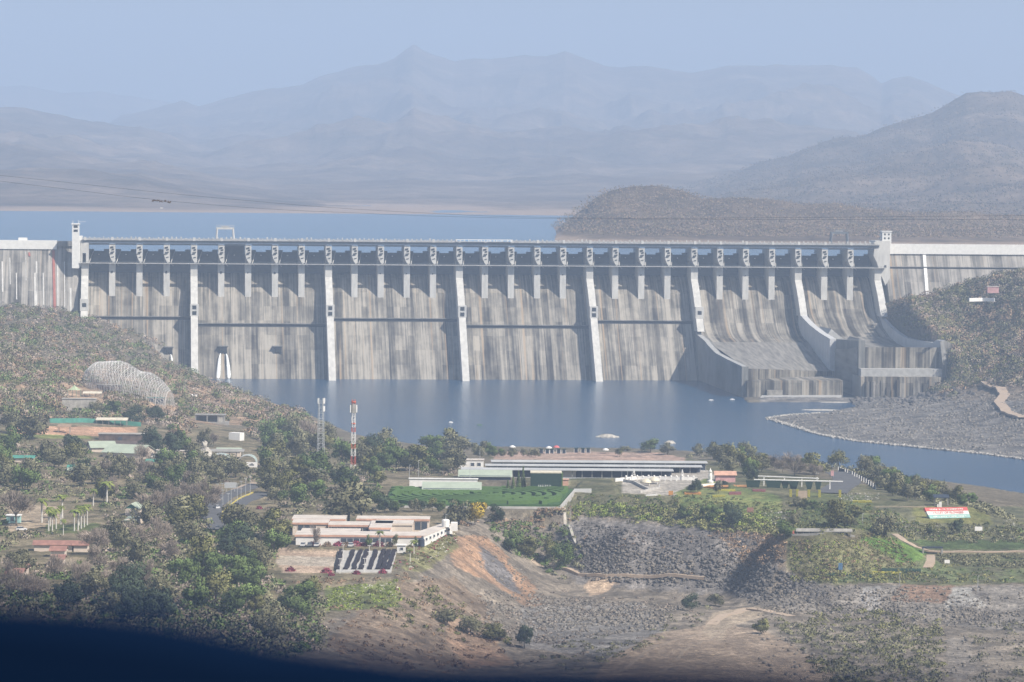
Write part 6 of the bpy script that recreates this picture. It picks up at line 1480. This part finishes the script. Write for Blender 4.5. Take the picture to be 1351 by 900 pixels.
clumps('right_bank_bushes', [(1180,400),(1290,375),(1300,430),(1351,490),(1250,520),(1225,510),(1260,470),(1190,430)], 420, (3,7), 90, .6, 'olive', 8, 'darker green bushes on the right bank', ylim=(2500,3400))
VL = [(-60,575),(300,590),(420,580),(480,600),(600,602),(610,640),(505,645),(500,680),(400,680),(350,760),(430,790),(420,860),(300,880),(-60,860)]
clumps('undergrowth', VL, 3000, (1.4,4.2), 50, .42, 'dusty', 9, 'dusty undergrowth between the village trees', ylim=(1000,2450))
clumps('undergrowth', VL, 1500, (1.4,4.0), 50, .42, 'green', 10, 'green undergrowth between the village trees', ylim=(1000,2450))
clumps('undergrowth', VL, 1300, (1.6,4.2), 50, .42, 'bare', 11, 'grey twiggy undergrowth between the village trees', ylim=(1000,2450))
GD = [(760,655),(840,652),(960,656),(1060,662),(1150,665),(1210,690),(1351,690),(1351,712),(1200,715),(1160,700),(1040,705),(960,700),(900,690),(760,680)]
clumps('garden_shrubs', GD, 700, (.7,1.9), 26, .32, 'olive', 12, 'olive garden shrubs on the headland', ylim=(1300,2300))
clumps('garden_shrubs', GD, 520, (.7,1.8), 26, .32, 'green', 13, 'green garden shrubs on the headland', ylim=(1300,2300))
clumps('garden_blossom', GD, 130, (.4,1.1), 14, .25, 'bright', 14, 'yellow green garden plants on the headland', ylim=(1300,2300))
clumps('rim_bushes', [(745,672),(800,668),(900,672),(1000,685),(1035,700),(1030,712),(950,702),(850,692),(760,688),(742,684)], 260, (1.5,3.2), 50, .4, 'olive', 15, 'bushes along the rim of the dark rock slope')
clumps('rim_bushes', [(760,668),(900,668),(1000,680),(1030,700),(950,696),(850,688),(760,684)], 170, (1.5,3.4), 50, .4, 'bright', 16, 'yellow green bushes along the rim of the rock slope')
clumps('shore_thicket', [(430,590),(600,598),(612,606),(450,612)], 120, (2,3.6), 50, .42, 'dusty', 17, 'shore thicket below the masts')
clumps('shore_thicket', [(905,602),(1090,612),(1150,624),(1215,646),(1310,672),(1345,690),(1290,676),(1200,655),(1140,632),(1080,622),(905,610)], 360, (1.6,3.8), 50, .42, 'dusty', 18, 'dusty shore thicket round the headland')
clumps('shore_thicket', [(930,606),(1090,614),(1215,648),(1310,674),(1200,657),(1080,622)], 170, (1.6,3.6), 50, .42, 'olive', 19, 'olive shore thicket round the headland')
SL = [(640,690),(760,690),(770,750),(740,765),(690,740),(650,712)]
clumps('slope_bushes', SL, 150, (1.2,3.0), 50, .4, 'green', 20, 'green bushes on the slope below the maze'); clumps('slope_bushes', SL, 130, (1.2,2.6), 40, .4, 'dusty', 21, 'dusty bushes on the slope below the maze')
clumps('dry_scrub', [(600,690),(760,676),(760,690),(700,700),(640,700)], 120, (.8,2), 34, .35, 'dry', 22, 'dry scrub along the foot of the white wall')
# valley scrub
VS = [(1020,820),(1130,800),(1240,820),(1245,900),(1180,930),(1080,900),(1060,860)]
clumps('valley_scrub', VS, 480, (1.2,3.2), 40, .34, 'dusty', 23, 'low grey green scrub on the right valley floor', flat=.5)
clumps('valley_scrub', [(1275,830),(1351,815),(1500,820),(1500,940),(1290,940)], 170, (1.2,3.2), 40, .34, 'dusty', 24, 'low grey green scrub at the lower right corner', flat=.5)
clumps('valley_scrub', VS, 330, (1.0,2.6), 44, .32, 'olive', 25, 'olive scrub on the right valley floor', flat=.5)
clumps('valley_scrub', [(640,790),(760,780),(900,790),(940,830),(860,850),(740,870),(640,890),(600,870)], 300, (.7,2.2), 26, .3, 'bare', 26, 'grey brown weeds on the valley floor', flat=.4)
clumps('valley_scrub', [(700,860),(860,820),(900,800),(960,800),(900,835),(760,890)], 120, (.9,2.2), 34, .3, 'dusty', 27, 'grey green weeds beside the earth mound', flat=.4)
clumps('slope_scrub', [(430,800),(560,760),(640,790),(680,860),(600,890),(430,880)], 330, (.6,1.8), 26, .3, 'dry', 28, 'dry weeds on the brown slope at bottom centre', flat=.5)
clumps('slope_scrub', [(450,790),(560,770),(640,800),(690,850),(620,850),(520,830)], 110, (1.0,2.6), 44, .34, 'olive', 29, 'olive bushes on the brown slope at bottom centre')
clumps('slope_scrub', [(780,700),(1000,705),(1035,740),(1000,770),(780,765),(740,720)], 160, (.5,1.5), 22, .28, 'dry', 30, 'dry weeds on the dark rock slope', flat=.5)
clumps('slope_scrub', [(940,694),(1035,708),(1040,740),(990,750),(960,725)], 130, (.8,2.2), 30, .34, 'dry', 31, 'brown bushes on the right end of the rock slope')
GB = [(1042,706),(1180,705),(1222,728),(1210,765),(1045,765)]
clumps('bank_plants', GB, 700, (.4,1.3), 22, .24, 'olive', 32, 'pale olive plants on the green bank', flat=.6); clumps('bank_plants', GB, 170, (.5,1.3), 20, .24, 'bright', 33, 'bright grass tufts on the green bank', flat=.6); clumps('bank_plants', GB, 150, (.5,1.4), 20, .24, 'dry', 34, 'dry tufts on the green bank', flat=.6)
clumps('terrace_plants', [(1060,756),(1215,752),(1240,745),(1351,742),(1500,745),(1500,770),(1040,770)], 420, (.6,1.9), 30, .3, 'olive', 35, 'olive plants along the terrace edge'); clumps('terrace_plants', [(1130,756),(1351,750),(1500,750),(1500,768),(1100,768)], 200, (.5,1.4), 26, .28, 'green', 36, 'green rows of plants on the lower terrace', flat=.5)
clumps('terrace_plants', [(1230,732),(1351,732),(1500,735),(1500,752),(1240,748)], 220, (.8,2.2), 34, .32, 'dusty', 37, 'dusty bushes below the footpath')
clumps('headland_shrubs', [(1160,688),(1210,690),(1351,692),(1500,700),(1500,722),(1240,716),(1180,704)], 420, (.8,2.1), 34, .3, 'dusty', 38, 'grey shrubs below the hill sign'); clumps('white_blossom', [(1180,690),(1230,688),(1351,684),(1500,690),(1500,710),(1300,712),(1190,704)], 210, (.4,1.2), 16, .24, 'white', 39, 'white blossoming shrubs below the hill sign')
clumps('white_blossom', [(985,682),(1040,672),(1040,690),(1000,698)], 60, (.4,1.1), 16, .24, 'white', 40, 'white blossom at the left of the garden'); clumps('white_blossom', [(1100,652),(1160,650),(1160,660),(1110,662)], 50, (.4,1.0), 16, .24, 'white', 45, 'white flowering beds by the garden road')
FB = [(515,738),(545,718),(598,700),(606,712),(580,735),(545,752),(515,752)]
clumps('flower_bank', FB, 190, (.4,1.2), 22, .24, 'olive', 41, 'olive plants of the flower bank by the peach building'); clumps('white_blossom', FB, 130, (.3,.8), 12, .22, 'white', 42, 'white flowers of the bank by the peach building'); clumps('magenta_blossom', FB, 55, (.4,.9), 14, .22, 'magenta', 43, 'magenta flowers of the bank by the peach building')
clumps('flower_field', [(430,775),(525,768),(530,795),(500,806),(430,806)], 210, (.4,1.1), 22, .24, 'bright', 44, 'yellow green flower field below the car park', flat=.6); clumps('white_blossom', [(440,776),(525,768),(528,792),(440,802)], 110, (.3,.7), 12, .2, 'white', 46, 'white flowers in the field below the car park')
clumps('low_hedge_weeds', [(380,752),(530,752),(540,765),(380,775)], 130, (.6,1.5), 28, .28, 'dry', 47, 'brown weeds along the lower edge of the terrace')
BG = 'red bougainvillea bushes before the peach building'
def bush(px, py, wpx, mat_, label, group, seed, name='bush', hr=.9):
    P = AT(px, py); s = P.y/F; R_ = wpx*s/2; rg_ = np.random.default_rng(seed); n = 260; d = rg_.normal(size=(n, 3)); d /= np.linalg.norm(d, axis=1)[:, None]; d[:, 2] = np.abs(d[:, 2])
    pts = d*(rg_.uniform(.2, 1, n)**.4)[:, None]*R_*np.array([1, .8, hr])*rg_.uniform(.8, 1.15, n)[:, None]; V, Fq = quads(pts, .28, rg_)
    o = np_mesh(name, V, Fq, LM[mat_]); o.location = P; return tag(o, label, 'bush', group)
for k, (x, w_, m_) in enumerate(((414,16,'magenta'),(432,13,'dry'),(446,14,'magenta'),(457,14,'dry'),(470,17,'magenta'),(482,13,'magenta'),(500,16,'magenta'),(514,14,'dry'))):
    bush(x, 721, w_, m_, ('magenta' if m_ == 'magenta' else 'brownish')+' bougainvillea bush in the row before the peach building', BG if m_ == 'magenta' else 'brownish bushes before the peach building', 300+k)
for k, (x, y, w_, lb) in enumerate(((383,754,14,'red bougainvillea bush at the left corner of the car park'),(431,756,15,'red bush below the left end of the striped beds'),(437,760,9,'small magenta bush below the striped beds'),(342,672,9,'magenta bush beside the village road'),(470,758,12,'reddish bush under the middle of the striped beds'),(505,757,12,'reddish bush under the right of the striped beds'))):
    bush(x, y, w_, 'magenta', lb, None, 330+k)

for nm, a, b_, y0, y1, m_, lb in (('flower_bed',928,985,641.5,644,'flower_orange','orange flower bed strip in front of the plaza railing'),('flower_bed',945,970,647,649,'flower_yellow','yellow flower bed strip below the orange one'),('flower_bed',903,925,651,653.5,'flower_orange','short orange flower bed left of the yellow strip'),('flower_bed',962,978,651,653,'flower_red','dark red flower bed strip at the garden middle'),('flower_bed',940,957,655,657,'flower_yellow','yellow flower bed in the lower garden'),('flower_bed',993,1010,647,649,'flower_red','brick red flower bed left under the pergola'),('flower_bed',1125,1150,662,663.5,'flower_yellow','yellow flower bed by the garden road'),('flower_bed',1150,1190,757,759,'flower_yellow','yellow flower strip on the lower terrace'),('flower_bed',1090,1150,760.5,762,'dark_hedge','dark green hedge strip on the lower terrace'),('flower_bed',1160,1215,753,755,'dark_hedge','dark hedge strip below the steps')):
    c4 = [AT(a, y1), AT(b_, y1), AT(b_, y0), AT(a, y0)]; n = 12; mb = MB(); zt = [float(HT(c.x, c.y)) for c in c4]
    for i in range(n):
        t0, t1 = i/n, (i+1)/n; q = [c4[0].lerp(c4[1], t0), c4[0].lerp(c4[1], t1), c4[3].lerp(c4[2], t1), c4[3].lerp(c4[2], t0)]
        h_ = .45+.2*random.random(); mb.add([(p.x, p.y, p.z-.5) for p in q]+[(p.x, p.y, p.z+h_) for p in q], [(4,5,6,7),(0,1,5,4),(1,2,6,5),(2,3,7,6),(3,0,4,7)])
    tag(mb.build(nm, Q[m_]), lb, 'flower bed' if 'hedge' not in lb else 'hedge')
LM['far_dry'] = leafmat('far_dry_wood', [(.18,.13,.092),(.21,.152,.108),(.245,.178,.127)]); LM['far_dusty'] = leafmat('far_dusty_wood', [(.115,.10,.065),(.14,.12,.078),(.165,.143,.095)]); LM['far_bare'] = leafmat('far_bare_wood', [(.16,.125,.10),(.185,.145,.118),(.215,.172,.14)])
# --- distant woods on the hills behind the reservoir
def far_woods(name, grid, n, size, per, seed, label, mats_, xlim):
    XG, YG, z = grid; rg_ = np.random.default_rng(seed); a, b_ = z.shape; i = rg_.integers(0, int(a*.8), n*4); j = rg_.integers(0, b_, n*4)
    X = XG[i, j]+rg_.uniform(-14, 14, len(i)); Y = YG[i, j]+rg_.uniform(-8, 8, len(i)); Z = z[i, j]
    ok = (Z > 101) & (np.abs(X/Y) < .145) & (X/Y > xlim); X, Y, Z = X[ok][:n], Y[ok][:n], Z[ok][:n]; n = len(X)
    P = np.c_[X, Y, Z][:, None]+rg_.normal(size=(n, per, 3))*np.array([size, size, size*.5])*.55+np.array([0, 0, size*.3])
    for q, m_ in enumerate(mats_):
        V, Fq = quads(P[q::len(mats_)].reshape(-1, 3), size*.42, rg_); tag(np_mesh(name, V, Fq, LM[m_]), label[q], kind='stuff')
far_woods('knoll_woods', HF, 20000, 1.7, 4, 71, ['dry brown woods on the nearer knoll', 'dusty green woods on the nearer knoll', 'grey leafless woods on the nearer knoll'], ['far_dry', 'far_dusty', 'far_bare'], -.2)
far_woods('right_hill_woods', HE, 16000, 3.2, 5, 72, ['dry brown woods on the right hill', 'dusty green woods on the right hill', 'grey leafless woods on the right hill'], ['far_dry', 'far_dusty', 'far_bare'], -.2)
# ================================================================ loose rock
rock_d = simple('dark_basalt', (.16,.15,.145), c2=(.075,.07,.068), scale=.8); rock_m = simple('grey_rubble', (.24,.215,.185), c2=(.125,.11,.095), scale=.8); rock_b = simple('river_boulders', (.29,.27,.245), c2=(.16,.148,.135), scale=.8); rock_p = simple('pale_boulders', (.48,.46,.42), c2=(.30,.28,.26), scale=.8)
def rocks(name, poly, n, r, mt, seed, label, ylim=None, pts=None):
    rg_ = np.random.default_rng(seed)
    if pts is None: X = in_px(poly, n, seed); G3 = AT_many(X[:, 0], X[:, 1])
    else: G3 = pts
    if ylim: G3 = G3[(G3[:, 1] > ylim[0]) & (G3[:, 1] < ylim[1])]
    if pts is None: dn = fbm(G3[:, 0]/13, G3[:, 1]/20, 3, seed+300); G3 = G3[dn > np.random.default_rng(seed+1).uniform(.2, .66, len(G3))]
    n = len(G3); cube = np.array([(-1,-1,-1),(1,-1,-1),(1,1,-1),(-1,1,-1),(-1,-1,1),(1,-1,1),(1,1,1),(-1,1,1)], float)
    R_ = r[0]+(r[1]-r[0])*rg_.uniform(0, 1, n)**3; J = cube[None]*rg_.uniform(.55, 1.15, (n, 8, 3))*rg_.uniform(.5, 1.1, (n, 1, 3)); J[:, :, 2] *= .75
    a = rg_.uniform(0, 6.28, n); ca, sa_ = np.cos(a)[:, None], np.sin(a)[:, None]; tl = rg_.uniform(-.6, .6, n)[:, None]
    x = J[..., 0]*ca-J[..., 1]*sa_; y = J[..., 0]*sa_+J[..., 1]*ca; z = J[..., 2]+x*tl
    V = np.stack([x, y, z], -1)*R_[:, None, None]+G3[:, None]+np.array([0, 0, .15])
    f = np.array([(0,3,2,1),(4,5,6,7),(0,1,5,4),(1,2,6,5),(2,3,7,6),(3,0,4,7)]); Fq = (f[None]+(np.arange(n)*8)[:, None, None]).reshape(-1, 4)
    return tag(np_mesh(name, V.reshape(-1, 3), Fq, mt), label, kind='stuff')
RS_ = [(748,685),(850,700),(1000,706),(1035,740),(1000,780),(900,775),(770,765),(735,715)]
rocks('slope_rubble', RS_, 6000, (.15,.9), rock_d, 81, 'dark tumbled rocks on the big slope'); rocks('slope_rubble', [(760,720),(1000,735),(1010,772),(790,765)], 1500, (.2,1.0), rock_m, 82, 'grey rocks on the lower part of the big slope')
rocks('valley_rubble', [(640,780),(760,790),(900,800),(870,830),(700,850),(640,830)], 4200, (.15,.95), rock_m, 83, 'grey rubble on the valley floor'); rocks('valley_rubble', [(660,800),(860,800),(840,832),(690,845)], 280, (.15,.7), rock_b, 84, 'pale rubble on the valley floor')
rocks('cliff_rubble', [(1030,772),(1351,776),(1500,778),(1500,835),(1200,825),(1000,806)], 5000, (.15,.9), rock_m, 85, 'grey rubble below the terrace cliff'); rocks('cliff_rubble', [(1000,742),(1080,770),(1100,800),(1000,800),(960,780)], 1200, (.2,1.1), rock_d, 86, 'dark rubble at the corner of the cliff')
rocks('scattered_stones', [(1000,800),(1351,810),(1500,820),(1500,930),(1000,930)], 2200, (.15,1.0), rock_m, 87, 'scattered stones among the valley scrub')
rocks('gully_rubble', [(600,705),(650,706),(720,780),(730,800),(680,790),(630,745)], 900, (.1,.6), rock_m, 88, 'stones on the orange earth slope')
rocks('bank_rubble', [(1012,552),(1060,546),(1180,528),(1260,520),(1351,520),(1500,515),(1500,625),(1351,606),(1100,576)], 9000, (.2,1.1), rock_b, 89, 'grey boulders covering the right river bank', ylim=(2150,3000)); rocks('bank_rubble', [(1060,546),(1180,528),(1260,520),(1351,520),(1351,590),(1150,570)], 1800, (.2,1.2), rock_m, 90, 'dark boulders covering the right river bank', ylim=(2150,3000))
rocks('masonry_rubble', [(1130,522),(1255,505),(1290,520),(1200,540),(1120,538)], 700, (.6,2.6), rock_d, 91, 'dark broken rock below the chute', ylim=(2500,3000))
# pale boulders lining the shore
sh = [tuple(RG(a, b_, 0)[:2]) for a, b_ in far[1:12]]; pts = []
rg_ = np.random.default_rng(92)
for p, q in zip(sh[:-1], sh[1:]):
    L_ = math.dist(p, q); n = int(L_*4); t = rg_.uniform(0, 1, n); pts.append(np.c_[p[0]+(q[0]-p[0])*t+rg_.normal(0, 1.0, n), p[1]+(q[1]-p[1])*t+rg_.uniform(0, 9, n), np.full(n, .25)])
rocks('shore_stones', None, 0, (.3,1.1), rock_p, 92, 'pale stones lining the right river shore', pts=np.concatenate(pts))
